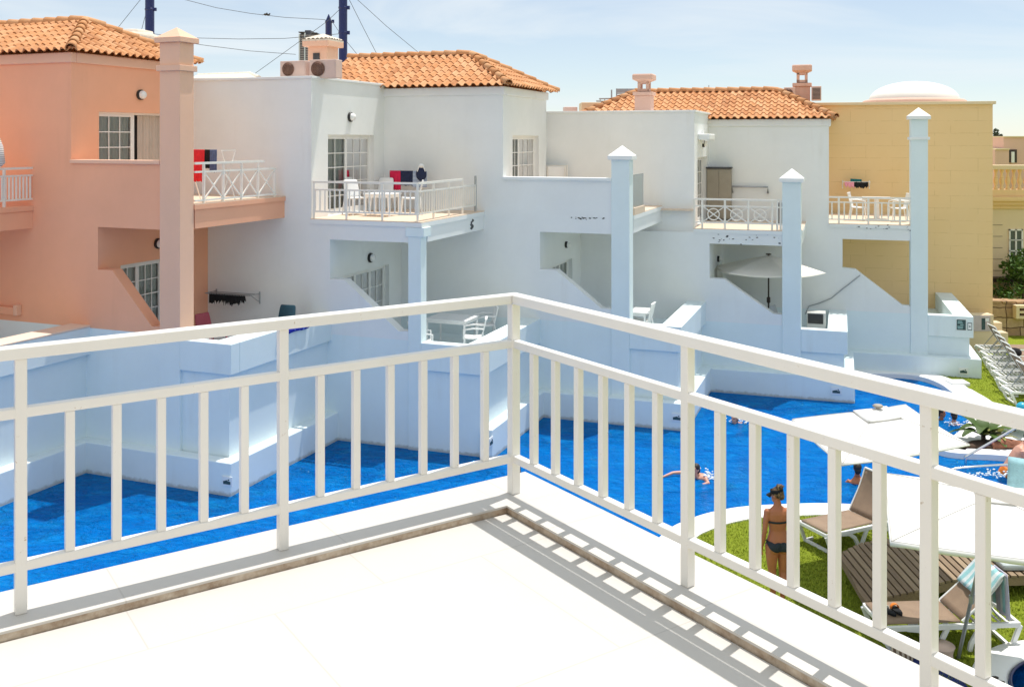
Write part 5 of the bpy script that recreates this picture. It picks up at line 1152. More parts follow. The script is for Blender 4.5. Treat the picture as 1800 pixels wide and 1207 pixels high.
# ---------------------------------------------------------------- loungers
def lounger(label, M4, ang, group, towel=None):
    t = thing('sun_lounger', label, 'sun lounger', M=M4, group=group); X = lambda x, y, z: M4 @ Vector((x, y, z)); W2 = .33
    yv = (M4.to_3x3() @ Vector((0,1,0)))
    b = MB()
    for s in (-1, 1):
        y = s*W2
        b.bar(X(0,y,.34), X(1.9,y,.34), .05, .07)
    b.bar(X(.02,-W2,.34), X(.02,W2,.34), .05, .06); b.bar(X(1.88,-W2,.34), X(1.88,W2,.34), .05, .06); b.bar(X(.80,-W2,.33), X(.80,W2,.33), .04)
    for i in range(6): b.bar(X(.12+.11*i,-W2,.325), X(.12+.11*i,W2,.325), .04, .02)
    b.build('frame', M['plastic'], t, bevel=.012)
    def leg(path, close=True):
        b = MB()
        for p, q in zip(path, path[1:]): pass
        g = []; w = .05
        for i, (x, z) in enumerate(path):
            x0, z0 = path[max(i-1,0)]; x1, z1 = path[min(i+1,len(path)-1)]; L = math.hypot(x1-x0, z1-z0); nx, nz = -(z1-z0)/L*.032, (x1-x0)/L*.032
            g.append([(x+nx, z+nz), (x-nx, z-nz)])
        return g
    for s in (-1, 1):
        y = s*W2
        for path in ([(0.0,.33),(.07,.16),(.13,.02),(.30,.02)], [(1.9,.33),(1.83,.16),(1.77,.02),(1.6,.02)], [(1.02,.32),(1.10,.16),(1.17,.0)], [(1.58,.33),(1.42,.31),(1.29,.22),(1.22,.10),(1.19,.0)], [(.34,.32),(.50,.30),(.62,.22),(.69,.10),(.71,.0)]):
            g = leg(path); b = MB(); rings = [[X(a[0],y-.022,a[1]), X(a[0],y+.022,a[1]), X(c[0],y+.022,c[1]), X(c[0],y-.022,c[1])] for a, c in g]
            b.rings(rings, smooth=False); b.build('leg', M['plastic'], t, bevel=.008)
    for xs_ in (.13, 1.77): MB().bar(X(xs_,-W2,.03), X(xs_,W2,.03), .045).build('stretcher', M['plastic'], t)
    hx = .80; wS = .305
    MB().sheet([[X(hx+.02+1.06*j/10, -wS+2*wS*i/6, .392-.03*math.sin(math.pi*i/6)*math.sin(math.pi*j/10)) for i in range(7)] for j in range(11)]).build('seat', M['sling'], t, solid=.016)
    ca, sa = math.cos(ang), math.sin(ang); B = lambda l, y, o: X(hx-l*ca+o*sa, y, .395+l*sa+o*ca); Lb = .78
    MB().sheet([[B(Lb*j/8, -wS+2*wS*i/6, -.03*math.sin(math.pi*i/6)*math.sin(math.pi*j/8)+.06*(j/8)**3) for i in range(7)] for j in range(9)]).build('backrest', M['sling'], t, solid=.016)
    b = MB()
    for s in (-1,1): b.tube([B(0,s*wS,0), B(Lb*.5,s*wS,0), B(Lb*.8,s*wS,.03), B(Lb,s*wS,.06)], .018, 8)
    b.tube([B(Lb,-wS,.06), B(Lb,wS,.06)], .02, 8); b.build('back_frame', M['plastic'], t)
    b = MB(); b.bar(B(Lb*.55,-wS*.8,-.02), X(.22,-wS*.8,.36), .018); b.bar(B(Lb*.55,wS*.8,-.02), X(.22,wS*.8,.36), .018); b.build('back_stay', M['grey_metal'], t)
    return t, B, X
def yawm(x, y, yaw): return Matrix.Translation((x, y, 0)) @ Matrix.Rotation(yaw, 4, 'Z')
GL = 'white framed taupe sun loungers'
t, B1, X1 = lounger('taupe sun lounger with upright back on the lawn beside the woman', yawm(6.78, 17.36, R(205)), R(57), GL)
t, B2, X2 = lounger('taupe sun lounger nearest the balcony, with towels over its back and sandals on it', yawm(6.86, 13.66, R(184)), R(40), GL)
# towel over the back of the nearest lounger
g = []
for j in range(13):
    l = .38+.46*j/7 if j <= 7 else None; row = []
    for i in range(11):
        y = -.335+.67*i/10; wv = .012*math.sin(i*1.7+j*.6)
        if j <= 7: row.append(B2(l, y, .03+wv+.06*(min(l,.78)/.78)**3))
        else: p = B2(.84, y, .08+wv); k = (j-7)/5; row.append(p+Vector((.05*k+.03*math.sin(i*1.3)*k, .02*math.sin(i*2.0)*k, -.52*k)))
    g.append(row)
def m_towel():
    t = NT('teal_striped_towel'); wv = t.n.new('ShaderNodeTexWave'); wv.bands_direction = 'Y'; wv.inputs['Scale'].default_value = 2.4; wv.inputs['Distortion'].default_value = .6; t.l(t.tc.outputs['Object'], wv.inputs[0]); n = t.noise(30, 4)
    t.col(t.mix(t.ramp(n, [(.3, 0.0), (.8, .35)]), t.ramp(wv.outputs[0], [(.3, (.30,.56,.60)), (.55, (.42,.62,.66)), (.62, (.72,.76,.78))]), (.25,.45,.5))); t.set(rough=.95); t.bump(t.noise(60,4), .6, .01); return t.m
M['towel_stripe'] = m_towel()
o = MB().sheet(g).build('towel', M['towel_stripe'], solid=.014); tag(o, 'pale teal towel hung over the back of the nearest lounger', 'towel')
g = [[B2(.84, .05+.32*i/8, .10)+Vector((.04*j/8+.03*math.sin(i*1.6)*j/8+.02, .01, -.62*j/8+.015)) for i in range(9)] for j in range(9)]
o = MB().sheet(g).build('towel', plain('lavender_towel', (.55,.53,.66), .95, .1, 12, .5, 40), solid=.014); tag(o, 'lavender white towel hanging behind the teal towel', 'towel')
# sandals
for k, (dx, dy, yw, lb) in enumerate(((0,0,.5,'black sandal with orange strap on the nearest lounger, left of its pair'), (.13,.03,.15,'black sandal with orange strap on the nearest lounger, right of its pair'))):
    p = at(1561, 1079, 13.55); p.z = .395; M4 = Matrix.Translation(p+Vector((dx,dy,0))) @ Matrix.Rotation(yw, 4, 'Z'); X = lambda x,y,z: M4 @ Vector((x,y,z)); t = thing('sandal', lb, 'sandal', M=M4, group='sandals on the lounger')
    MB().prism([X(.05*math.sin(a)*(1.0+.22*math.cos(a)), .135*math.cos(a), .0) for a in [i*math.pi/12 for i in range(24)]], (0,0,.028)).build('sole', M['black_cloth'], t)
    MB().sheet([[X(.056*math.cos(math.pi*i/8), .03+.05*j, .025+.055*math.sin(math.pi*i/8)) for i in range(9)] for j in range(2)]).build('strap', M['orange_cloth'] if k else M['sign_white'], t, solid=.008)
t, B3, X3 = lounger('sun lounger at the right edge with a pale blue towel on its raised back', yawm(9.55, 18.1, R(238)), R(58), GL)
o = MB().sheet([[B3(.1+.72*j/6, -.34+.68*i/6, .03+.06*((.1+.72*j/6)/.8)**3+.006*math.sin(i*2+j)) for i in range(7)] for j in range(7)]).build('towel', M['towel_blue'], solid=.012); tag(o, 'pale blue towel spread on a raised lounger back at the right edge', 'towel')
names = ['farthest lounger in the row, closest to the sandstone wall', 'second lounger from the sandstone wall in the far row', 'third lounger from the sandstone wall in the far row', 'lounger in the middle of the far row on the lawn', 'third lounger from the near end of the far row', 'second lounger from the near end of the far row', 'nearest lounger of the far row, beside the curved pool edge']
proto = None
for i in range(7):
    y = 31.0-.86*i; x = 14.72-.29*i; yw = R(-6)+R((2,-3,1,0,-2,3,0)[i]); m4 = yawm(x, y, yw)
    if i == 0: proto, _, _ = lounger(names[0], m4, R(52), 'row of sun loungers by the end house')
    else: dup(proto, names[i], None, M=m4)
# ---------------------------------------------------------------- parasols
parasol('large white square parasol over the pool edge, its vent flap and knob on top', (5.80, 15.6, 0), 1.27, 2.27, 2.60, 0, M['canvas'], M['grey_metal'], square=True, pts=[(1.08,1.58),(-1.17,.68),(-1.10,-1.58),(1.15,-.66)], vent=.36, base=Vector((6.10,16.5,0)), valance=.02)
t, Xp = parasol('large white square parasol nearest the balcony, over the wooden deck', (6.07, 12.38, 0), 1.27, 2.16, 2.42, R(-19), M['canvas'], M['grey_metal'], square=True, vent=.22, base=Vector((5.94,13.1,0)), valance=.05)
MB().lathe([(.034,-.05),(.034,.05)], Vector((5.94,13.1,0)).lerp(Vector((6.07,12.38,2.4)), .38), 10).build('clamp', M['grey_metal'], t)
# ---------------------------------------------------------------- wooden deck
poly = [(5.02,13.95),(5.16,15.56),(5.7,16.0),(6.27,16.2),(7.36,15.85),(8.6,15.6),(8.6,14.85),(7.17,14.75),(6.5,14.62),(5.86,14.28)]
def yrange(x):
    ys = []
    for (x0,y0),(x1,y1) in zip(poly, poly[1:]+poly[:1]):
        if (x0-x)*(x1-x) < 0: ys.append(y0+(y1-y0)*(x-x0)/(x1-x0))
    return (min(ys), max(ys)) if len(ys) >= 2 else None
t = thing('wooden_deck', 'low weathered wooden slatted deck on the lawn between the two loungers', 'deck', (6.5,15.2,0)); b = MB(); tint = []; rnd = random.Random(4)
sk = .085; x = 5.02
while x < 8.55:
    wv = .088; r0, r1 = yrange(x+.004+.02), yrange(min(x+wv, 8.59))
    if r0 and r1:
        lo0, hi0 = r0; lo1, hi1 = r1; z0 = .355+rnd.uniform(-.004,.004)
        b.prism([(x,lo0,z0-.03),(x+wv,lo1,z0-.03),(x+wv,hi1,z0-.03),(x,hi0,z0-.03)], (0,0,.03)); tint += [rnd.random()]*6
    x += wv+.030
o = b.build('boards', M['wood'], t); attr_tint(o, tint)
b = MB(); b.prism([Vector((p[0],p[1],.20)) for p in [(6.6+(x-6.6)*.985, 15.2+(y-15.2)*.97) for x, y in poly]], (0,0,.115)); o = b.build('frame', M['wood'], t); attr_tint(o, [.35]*len(o.data.polygons))
b = MB(); b.prism([Vector((p[0],p[1],.312)) for p in [(6.6+(x-6.6)*.98, 15.2+(y-15.2)*.965) for x, y in poly]], (0,0,.009)); b.build('underlay', M['brown_metal'], t)
for lx, ly in ((5.3,14.3),(5.4,15.5),(6.4,15.95),(7.6,15.6),(8.4,15.1),(7.2,14.95),(6.1,14.6)): MB().box(lx-.05,lx+.05,ly-.05,ly+.05,0,.2).build('leg', M['brown_metal'], t)
b = MB(); b.box(7.45, 9.0, 14.92, 15.62, .36, .45); o = b.build('flap_stand_in', plain('shaded_flap_grey', (.42,.46,.46), .9, .06, 6, .3, 20), bevel=.03); tag(o, 'added pale grey slab standing in for the shaded parasol flap over the wooden deck', 'flap_stand_in')  # added slab; its grey stands in for a parasol flap in shade
# towels, bag and tub on the lawn just below the balcony edge
g = [[Vector((4.72+1.0*i/12, 12.25+1.08*j/12, .02+.012*math.sin(i*1.1)+.010*math.sin(j*1.7+i))) for i in range(13)] for j in range(13)]
o = MB().sheet(g).build('beach_towel', plain('navy_beach_towel', (.008,.022,.14), .95, .35, 7, .6, 30), solid=.015); tag(o, 'navy beach towel spread on the lawn below the balcony edge', 'towel')
def m_bag():
    t = NT('brown_striped_canvas'); wv = t.n.new('ShaderNodeTexWave'); wv.inputs['Scale'].default_value = 5; t.l(t.tc.outputs['Object'], wv.inputs[0]); t.col(t.ramp(wv.outputs[0], [(.4, (.14,.09,.06)), (.6, (.50,.42,.34))])); t.set(rough=.9); return t.m
c = gnd(1587, 1150, .1); t = thing('beach_bag', 'brown and white striped beach bag on the navy towel', 'bag', (c.x, c.y, .03)); MB().rings([[Vector((c.x+rx*math.cos(a), c.y+ry*math.sin(a), z)) for a in [i*math.pi/10 for i in range(20)]] for rx, ry, z in ((.13,.09,.03),(.16,.10,.12),(.15,.07,.24),(.14,.05,.26))]).build('body', m_bag(), t); MB().tube([Vector((c.x-.09,c.y-.05,.25)), Vector((c.x-.06,c.y-.05,.36)), Vector((c.x+.06,c.y-.05,.36)), Vector((c.x+.09,c.y-.05,.25))], .01, 6).build('handle', M['brown_metal'], t)
c = gnd(1655, 1158, 0); t = thing('plastic_stool', 'grey rounded plastic stool under the nearest lounger beside the parasol pole', 'stool', c); MB().lathe([(.15,0),(.14,.1),(.16,.17),(.17,.19),(.01,.20)], c, 24).build('body', M['ac'], t)
o = MB().tube([gnd(1733,1188,.10), gnd(1745,1192,.11), gnd(1752,1196,.10), gnd(1766,1198,.11)], .012, 6).ball(gnd(1749,1190,.115), .05, .03, .015).build('water_pipe', M['brown_metal']); tag(o, 'small dark hose end lying on the round pool rim', 'hose')
# ---------------------------------------------------------------- pool handrails
def handrail(label, pts):
    o = MB().tube(smooth_line(pts, 5), .024, 10).build('handrail', M['chrome'], normals=False); tag(o, label, 'handrail', 'steel handrails at the pool steps')
handrail('polished steel handrail rising from the water towards the planter', [at(1697,850,20.4), at(1697,806,20.4), at(1700,801,20.4), at(1745,775,20.5), at(1795,746,20.6)])
handrail('lower level polished steel handrail before the man in orange shorts', [at(1668,826,19.5), at(1690,822,19.5), at(1740,818,19.5), at(1830,813,19.6)])
# ---------------------------------------------------------------- plants
def blade(b, base, yaw, L, w, up, droop, n=9):
    d = Vector((math.cos(yaw), math.sin(yaw), 0)); s = Vector((-d.y, d.x, 0)); g = []
    for i in range(n+1):
        t = i/n; c = base+d*L*t*math.cos(up*(1-t*.3))+Vector((0,0, L*(math.sin(up)*t-droop*t*t))); ww = w*(math.sin(math.pi*(t*.93+.03))**.7); g.append([c-s*ww+Vector((0,0,.25*ww)), c, c+s*ww+Vector((0,0,.25*ww))])
    b.sheet(g)
def broad_plant(label, c, seed, n, L, w, mat):
    rnd = random.Random(seed); t = thing('leafy_plant', label, 'plant', c); b = MB()
    for i in range(n): blade(b, Vector(c)+Vector((0,0,.1)), i*2.4+rnd.uniform(-.3,.3), L*rnd.uniform(.7,1.1), w*rnd.uniform(.8,1.15), rnd.uniform(.5,1.3), rnd.uniform(.35,.75))
    b.build('leaves', mat, t); MB().tube([Vector(c), Vector(c)+Vector((0,0,.25))], .05, 8).build('stem', M['bark'], t)
    return t
p = gnd(1738, 781, .05); broad_plant('broad leaved green plant in the soil of the pool island', p+Vector((0,.25,0)), 4, 13, .85, .13, m_leaf('waxy_leaf', (.055,.10,.018)))
p = gnd(1753, 779, .05); t = broad_plant('yellowish bromeliad at the middle of the pool island', p, 6, 16, .48, .055, m_leaf('yellow_green_leaf', (.17,.17,.035)))
p = gnd(1790, 770, .05); broad_plant('dark leaved plant at the right end of the pool island', p+Vector((.2,.6,0)), 9, 15, .75, .12, M['leaf'])
o = MB().tube([gnd(1742,783,.1), gnd(1765,779,.14), gnd(1795,783,.1)], [.10,.13,.10], 10).build('log', plain('reddish_log', (.28,.11,.06), .9, .3, 12, .6, 20)); tag(o, 'reddish brown log edging the soil of the pool island', 'log')
def leaf_cloud(name, c, rx, ry, rz, n, size, mat, parent, seed, clumps=9):
    rnd = random.Random(seed); b = MB(); cl = []
    for k in range(clumps): cl.append((Vector((rnd.gauss(0,.45)*rx, rnd.gauss(0,.45)*ry, rnd.gauss(0,.45)*rz)), rnd.uniform(.35,.6)))
    for i in range(n):
        cc, rr = rnd.choice(cl); v = Vector((rnd.gauss(0,1), rnd.gauss(0,1), rnd.gauss(0,1))).normalized()*rr*rnd.uniform(.6,1.05); p = Vector(c)+cc+Vector((v.x*rx, v.y*ry, v.z*rz))
        a = Vector((rnd.gauss(0,1), rnd.gauss(0,1), rnd.gauss(0,.6))).normalized(); e = a.cross(Vector((rnd.gauss(0,1),rnd.gauss(0,1),rnd.gauss(0,1)))).normalized(); s = size*rnd.uniform(.6,1.3)
        b.add([p-a*s, p+e*s*.45, p+a*s, p-e*s*.45], [(0,1,2,3)])
    return b.build(name, mat, parent, normals=False)
c = at(1803, 487, 36.5); t = thing('leafy_bush', 'bright green leafy bush before the balustrade building at the right edge', 'bush', (c.x, c.y, 0)); leaf_cloud('crown', c, .95, .9, .95, 1500, .10, M['leaf'], t, 3); MB().tube([Vector((c.x,c.y,0)), Vector((c.x-.1,c.y,c.z*.6)), c], [.08,.06,.03], 8).build('trunk', M['bark'], t)
for k in range(3): MB().tube([Vector((c.x-.05,c.y,c.z*.55)), c+Vector((-.5+.5*k,0,.2*k-.4))], [.04,.015], 6).build('limb', M['bark'], t)
c = at(1752, 250, 80); t = thing('evergreen_tree', 'grey green distant tree between the ochre wall and the pink house', 'tree', (c.x, c.y, 0)); leaf_cloud('crown', c, .42, .42, .62, 1100, .11, M['leaf_dark'], t, 5); MB().tube([Vector((c.x,c.y,0)), c], [.2,.06], 8).build('trunk', M['bark'], t)
# ---------------------------------------------------------------- right hand background
Y = 38.0
def xz(x, y, Y=Y): v = at(x, y, Y); return v.x, v.z
cb_ = thing('balustrade_building', 'cream stone building with balustraded terrace at the right edge', 'building', (at(1780,600,Y).x, Y, 0))
b = MB(); x0, zc = xz(1700, 352); x1 = xz(1960, 0)[0]; b.box(x0, x1, Y, Y+8, -.3, zc); wl = b.build('wall', M['cream'], cb_)
b = MB()
for y0, y1, o in ((333,345,.18),(345,353,.34),(353,360,.20),(360,367,.08)): b.box(x0, x1, Y-o, Y+.3, xz(0,y1)[1], xz(0,y0)[1])
b.build('cornice', M['yellow'], cb_, bevel=.02)
b = MB(); b.box(x0, x1, Y-.26, Y+.14, xz(0,298)[1], xz(0,290)[1]); b.build('balustrade_rail', M['cream'], cb_, bevel=.02)
for i in range(9):
    c = Vector((xz(1749+i*10.5,0)[0], Y-.06, xz(0,333)[1])); hh = xz(0,298)[1]-c.z
    MB().lathe([(.075,0),(.075,hh*.1),(.04,hh*.18),(.085,hh*.36),(.09,hh*.45),(.045,hh*.72),(.04,hh*.8),(.07,hh*.9),(.07,hh)], c, 12).build('baluster', M['yellow'], cb_)
b = MB(); wx0, wx1, wz0, wz1 = xz(1773,0)[0], xz(1797,0)[0], xz(0,459)[1], xz(0,403)[1]
for a_, b2, c_, d_ in ((wx0,wx0+.05,wz0,wz1),(wx1-.05,wx1,wz0,wz1),(wx0,wx1,wz1-.05,wz1),(wx0,wx1,wz0,wz0+.05),((wx0+wx1)/2-.03,(wx0+wx1)/2+.03,wz0,wz1),(wx0,wx1,wz0+.38,wz0+.42),(wx0,wx1,wz0+.8,wz0+.83)): b.box(a_,b2,Y-.05,Y+.01,c_,d_)
wn = b.build('window', M['frame_white'], cb_); MB().add([(wx0,Y-.012,wz0),(wx1,Y-.012,wz0),(wx1,Y-.012,wz1),(wx0,Y-.012,wz1)], [(0,1,2,3)]).build('pane', plain('dark_pane', (.08,.10,.11), .1), wn)
b = MB(); b.box(x0, x1, Y-.5, Y, xz(0,490)[1]-.06, xz(0,486)[1]); b.build('ledge', M['brown_metal'], cb_)
b = MB()
for k in range(5): b.box(x0, xz(1762,0)[0], Y-.012, Y, xz(0,395+k*20)[1]-.012, xz(0,395+k*20)[1])
b.build('wall_grooves', M['brown_metal'], cb_)
b = MB(); b.box(xz(1752,0)[0], x1, Y-1.2, Y-.9, -.3, xz(0,497)[1]); b.build('low_wall', M['cream'], cb_)
Y2 = 34.6; a0, a1 = at(1735,0,Y2).x, at(1880,0,Y2).x; zt_ = at(0,533,Y2).z; t = thing('stone_wall', 'rough brown sandstone garden wall under the green bush', 'wall', (a0+2, Y2, 0)); MB().box(a0, a1, Y2, Y2+.5, -.2, zt_).build('blocks', M['stone'], t, bevel=.03)
b = MB(); rnd = random.Random(8); x = a0
while x < a1: wv = rnd.uniform(.45,.8); b.box(x, x+wv-.03, Y2-.04, Y2+.54, zt_, zt_+rnd.uniform(.05,.10)); x += wv
b.build('coping_stones', M['stone'], t, bevel=.02)
p0, p1 = at(1786,560,Y2-.3), at(1812,537,Y2-.3); t = thing('breeze_block', 'pale hollow concrete block on the sandstone wall at the right edge', 'block', (p0.x, p0.y, p0.z)); b = MB(); wv = (p1.x-p0.x); hv = p1.z-p0.z
for u0,u1,v0,v1 in ((0,.22,0,1),(.78,1,0,1),(.23,.77,.80,1),(.23,.77,0,.2),(.23,.77,.42,.58)): b.box(p0.x+wv*u0, p0.x+wv*u1, Y2-.32, Y2-.06, p0.z+hv*v0, p0.z+hv*v1)
b.build('body', M['cream'], t)
Y3 = 32.0; t = thing('cream_wall', 'low stepped cream wall behind the lounger row beside the stone wall', 'wall', at(1740,612,Y3)); b = MB()
a0, a1, a2 = at(1690,0,Y3).x, at(1747,0,Y3).x, at(1774,0,Y3).x; b.box(a0, a1, Y3, Y3+.4, -.1, at(0,553,Y3).z); b.box(a1, a2, Y3+.05, Y3+.5, -.1, at(0,585,Y3).z); b.build('render', M['cream'], t, bevel=.02)
b = MB(); b.box(a1+.001, a2+.03, Y3+.5, Y3+.9, -.1, at(0,572,Y3).z); b.build('back_step', M['cream'], t, bevel=.02)
p0, p1 = at(1709,582,Y3-.03), at(1741,555,Y3-.03); t = thing('notice_board', 'large lilac grey notice board on the low cream wall behind the loungers', 'sign', (p0.x, p0.y, p0.z)); MB().box(p0.x, p1.x, Y3-.035, Y3-.005, p0.z, p1.z).build('board', M['sign_grey'], t, bevel=.004); b = MB(); b.box(p0.x+.3,p0.x+.42,Y3-.04,Y3-.035,p0.z+.05,p0.z+.42); b.build('print', M['sign_dark'], t); MB().box(p1.x-.2,p1.x-.05,Y3-.04,Y3-.035,p1.z-.18,p1.z-.08).build('label', M['sign_white'], t)
Y4 = 75; t = thing('pink_house', 'far pink house with flat roofs above the balustrade at the right edge', 'house', at(1790,330,Y4)); b = MB(); b.box(at(1764,0,Y4).x, at(1900,0,Y4).x, Y4, Y4+8, at(0,420,Y4).z, at(0,240,Y4).z); b.build('wall', M['pink'], t); b = MB(); b.box(at(1738,0,Y4).x, at(1762,0,Y4).x, Y4-1, Y4+4, at(0,420,Y4).z, at(0,263,Y4).z); b.build('wing', M['pink'], t)
b = MB(); b.box(at(1738,0,Y4).x, at(1762.5,0,Y4).x, Y4-1.1, Y4+4, at(0,263,Y4).z, at(0,261,Y4).z); b.box(at(1763.5,0,Y4).x, at(1900,0,Y4).x, Y4-.1, Y4+4, at(0,241.5,Y4).z, at(0,239.5,Y4).z); b.build('parapet_cap', M['cream'], t)
b = MB(); b.box(at(1773,0,Y4).x, at(1787,0,Y4).x, Y4-.05, Y4, at(0,286,Y4).z, at(0,263,Y4).z); wn = b.build('window', M['brown_metal'], t); b = MB(); b.box(at(1776.5,0,Y4).x, at(1782,0,Y4).x, Y4-.12, Y4-.05, at(0,286,Y4).z, at(0,267,Y4).z); b.build('shutter', M['frame_white'], wn)
# bits on the far lawn
b = MB(); b.box(14.6, 24, 31.85, 31.95, 0, .05); struct(b.build('paving', M['warm_floor']))
c = at(1783, 632, 29.5); t = MB().ball(Vector((c.x, c.y, .52)), .22, .16, .14, 12, 8); o = t.build('backpack', M['black_cloth'], loc=(c.x,c.y,.38)); tag(o, 'dark backpack lying on a lounger of the far row', 'bag')
c = gnd(1748, 699, 0)
c = gnd(1674, 673, .05); o = MB().box(c.x-.1, c.x+.42, c.y-.2, c.y+.25, .0, .10).build('drain_cover', M['white_trim'], bevel=.02); tag(o, 'small white slab on the grass beside the curved pool edge', 'slab')
c = at(1797, 715, 24); o = MB().ball(c, .14, .14, .12).build('beach_ball', plain('turquoise_plastic', (.02,.38,.55), .3)); tag(o, 'turquoise ball at the right edge before the lounger row', 'ball')
# ---------------------------------------------------------------- people
def loft(b, rings, n=20):      # rings: (centre, rx, ry, [x axis], [y axis])
    rr = []
    for r in rings:
        c, rx, ry = Vector(r[0]), r[1], r[2]; ax = Vector(r[3]) if len(r) > 3 else Vector((1,0,0)); ay = Vector(r[4]) if len(r) > 4 else Vector((0,1,0)); rr.append([c+ax*rx*math.cos(2*math.pi*k/n)+ay*ry*math.sin(2*math.pi*k/n) for k in range(n)])
    b.rings(rr)
def hand(b, w, d, side, s=1.0, curl=.35):
    """palm at wrist w pointing along d; side = thumb direction"""
    d = Vector(d).normalized(); side = (Vector(side)-d*d.dot(Vector(side))).normalized(); nrm = d.cross(side)
    w = Vector(w); loft(b, [(w-d*.015, .026*s, .019*s, side, nrm), (w+d*.03*s, .036*s, .016*s, side, nrm), (w+d*.085*s, .041*s, .014*s, side, nrm)], 12)
    for k, L in enumerate((.068,.078,.073,.058)):
        o = w+d*.08*s+side*(.030-.020*k)*s; p1 = o+(d+nrm*curl*.5)*L*.5*s; p2 = p1+(d+nrm*curl*1.6).normalized()*L*.5*s; b.tube([o-d*.02*s, o, p1, p2], [.0095*s,.0095*s,.0088*s,.0072*s], 8)
    o = w+d*.025*s+side*.028*s; b.tube([o-d*.01, o+side*.018*s+d*.02*s, o+side*.030*s+d*.048*s, o+side*.030*s+d*.072*s], [.012*s,.0115*s,.010*s,.008*s], 8)
def head(b, c, f, u, s=1.0):
    """head with brow, nose, mouth, chin and ears; f facing, u up"""
    c = Vector(c); f = Vector(f).normalized(); u = Vector(u); u = (u-f*f.dot(u)).normalized(); r = f.cross(u); P = lambda x, y, z: c+(r*x+f*y+u*z)*s
    rot = Matrix((r, f, u)).transposed()
    b.ball(P(0,-.012,.025), .074*s, .092*s, .088*s, 18, 12, rot); b.ball(P(0,.022,-.045), .056*s, .066*s, .068*s, 16, 10, rot); b.ball(P(0,.066,-.088), .024*s, .022*s, .020*s, 10, 8, rot)
    b.tube([P(0,.074,.025), P(0,.096,-.020), P(0,.088,-.030)], [.009*s,.014*s,.012*s], 8)
    b.tube([P(-.028,.076,-.056), P(0,.086,-.054), P(.028,.076,-.056)], .007*s, 6); b.tube([P(-.026,.074,-.066), P(0,.084,-.067), P(.026,.074,-.066)], .007*s, 6); b.tube([P(-.05,.066,.035), P(0,.084,.032), P(.05,.066,.035)], .010*s, 6)
    for sx in (-1,1): b.ball(P(sx*.074,-.008,-.012), .010*s, .020*s, .032*s, 10, 8, rot)
    return P, rot
def eyes(parent, P, s=1.0):
    for sx in (-1,1): MB().ball(P(sx*.030,.072,.008), .012*s, .012*s, .009*s, 10, 6).build('eye', M['hair_dark'], parent)

# ---- woman with sun visor standing on the lawn, seen from behind
o = gnd(1367, 1060, 0); WM = Matrix.Translation(o) @ Matrix.Rotation(R(8), 4, 'Z'); X = lambda x, y, z: WM @ Vector((x, y, z))
wt = thing('person', 'woman in dark bikini and black sun visor standing on the lawn, back turned', 'person', M=WM); b = MB(); H3 = WM.to_3x3(); ux, uy = H3 @ Vector((1,0,0)), H3 @ Vector((0,1,0))
T = lambda lst: loft(b, [(X(x,y,z), rx, ry, ux, uy) for x, y, z, rx, ry in lst], 24)
T([(0,0,.78,.10,.08),(0,0,.83,.160,.105),(0,-.005,.90,.172,.115),(0,0,.97,.158,.105),(0,.005,1.04,.134,.092),(0,.008,1.10,.126,.086),(0,.004,1.18,.138,.092),(0,0,1.27,.155,.10),(0,-.004,1.34,.164,.095),(0,-.006,1.39,.150,.080),(0,-.004,1.43,.098,.060),(0,.004,1.46,.060,.052),(0,.012,1.51,.050,.050),(0,.02,1.56,.048,.050)])
for sx in (-1,1):
    b.ball(X(sx*.075,-.055,.855), .092, .082, .095, 16, 10); b.ball(X(sx*.075,.085,1.26), .062, .05, .06, 12, 8)
    b.tube([X(sx*.088,0,.88), X(sx*.092,.0,.72), X(sx*.085,.012,.54), X(sx*.082,.008,.46), X(sx*.080,-.018,.36), X(sx*.078,-.014,.26), X(sx*.074,-.004,.12), X(sx*.074,-.002,.06)], [.098,.090,.066,.056,.058,.050,.036,.036], 14)
    loft(b, [(X(sx*.074,-.05,.03), .026,.028, ux, Vector((0,0,1))), (X(sx*.075,.0,.045), .034,.042, ux, Vector((0,0,1))), (X(sx*.080,.08,.026), .042,.022, ux, Vector((0,0,1))), (X(sx*.082,.14,.016), .036,.014, ux, Vector((0,0,1)))], 12)
    b.ball(X(sx*.160,-.004,1.375), .056, .052, .05, 12, 8)
b.tube([X(-.165,-.004,1.37), X(-.192,-.012,1.24), X(-.212,-.02,1.09), X(-.222,.0,.98), X(-.226,.03,.87)], [.050,.043,.035,.034,.024], 12); hand(b, X(-.227,.035,.855), H3 @ Vector((-.02,.25,-1)), H3 @ Vector((.5,.8,0)))
b.tube([X(.165,-.004,1.37), X(.200,.01,1.24), X(.212,.02,1.09), X(.180,.10,.99), X(.13,.17,.93)], [.050,.043,.035,.034,.024], 12); hand(b, X(.125,.18,.925), H3 @ Vector((-.5,.6,-.45)), H3 @ Vector((0,.3,1)))
fv = H3 @ Vector((-.55,.84,-.18)); P, rot = head(b, X(-.005,.03,1.60), fv, (0,0,1)); body = b.build('body', M['skin'], wt, remesh=.0085)
eyes(wt, P)
b = MB(); b.ball(P(0,-.028,.038), .084, .094, .090, 18, 12, rot); b.ball(P(0,-.075,.118), .052, .050, .046, 14, 9, rot); b.ball(P(.02,-.05,.125), .035, .04, .035, 12, 8, rot); b.ball(P(0,-.085,-.012), .062, .036, .055, 12, 8, rot)
rnd = random.Random(5)
for i in range(26):
    a = rnd.uniform(0, 6.28); b.tube([P(.05*math.cos(a), -.075+.05*math.sin(a)*.6, .10), P(.062*math.cos(a+.6), -.08+.055*math.sin(a+.6), .128), P(.03*math.cos(a+1.6), -.075+.04*math.sin(a+1.6), .158)], [.008,.009,.005], 5)
b.build('hair', M['hair'], wt)
b = MB(); nb = 28
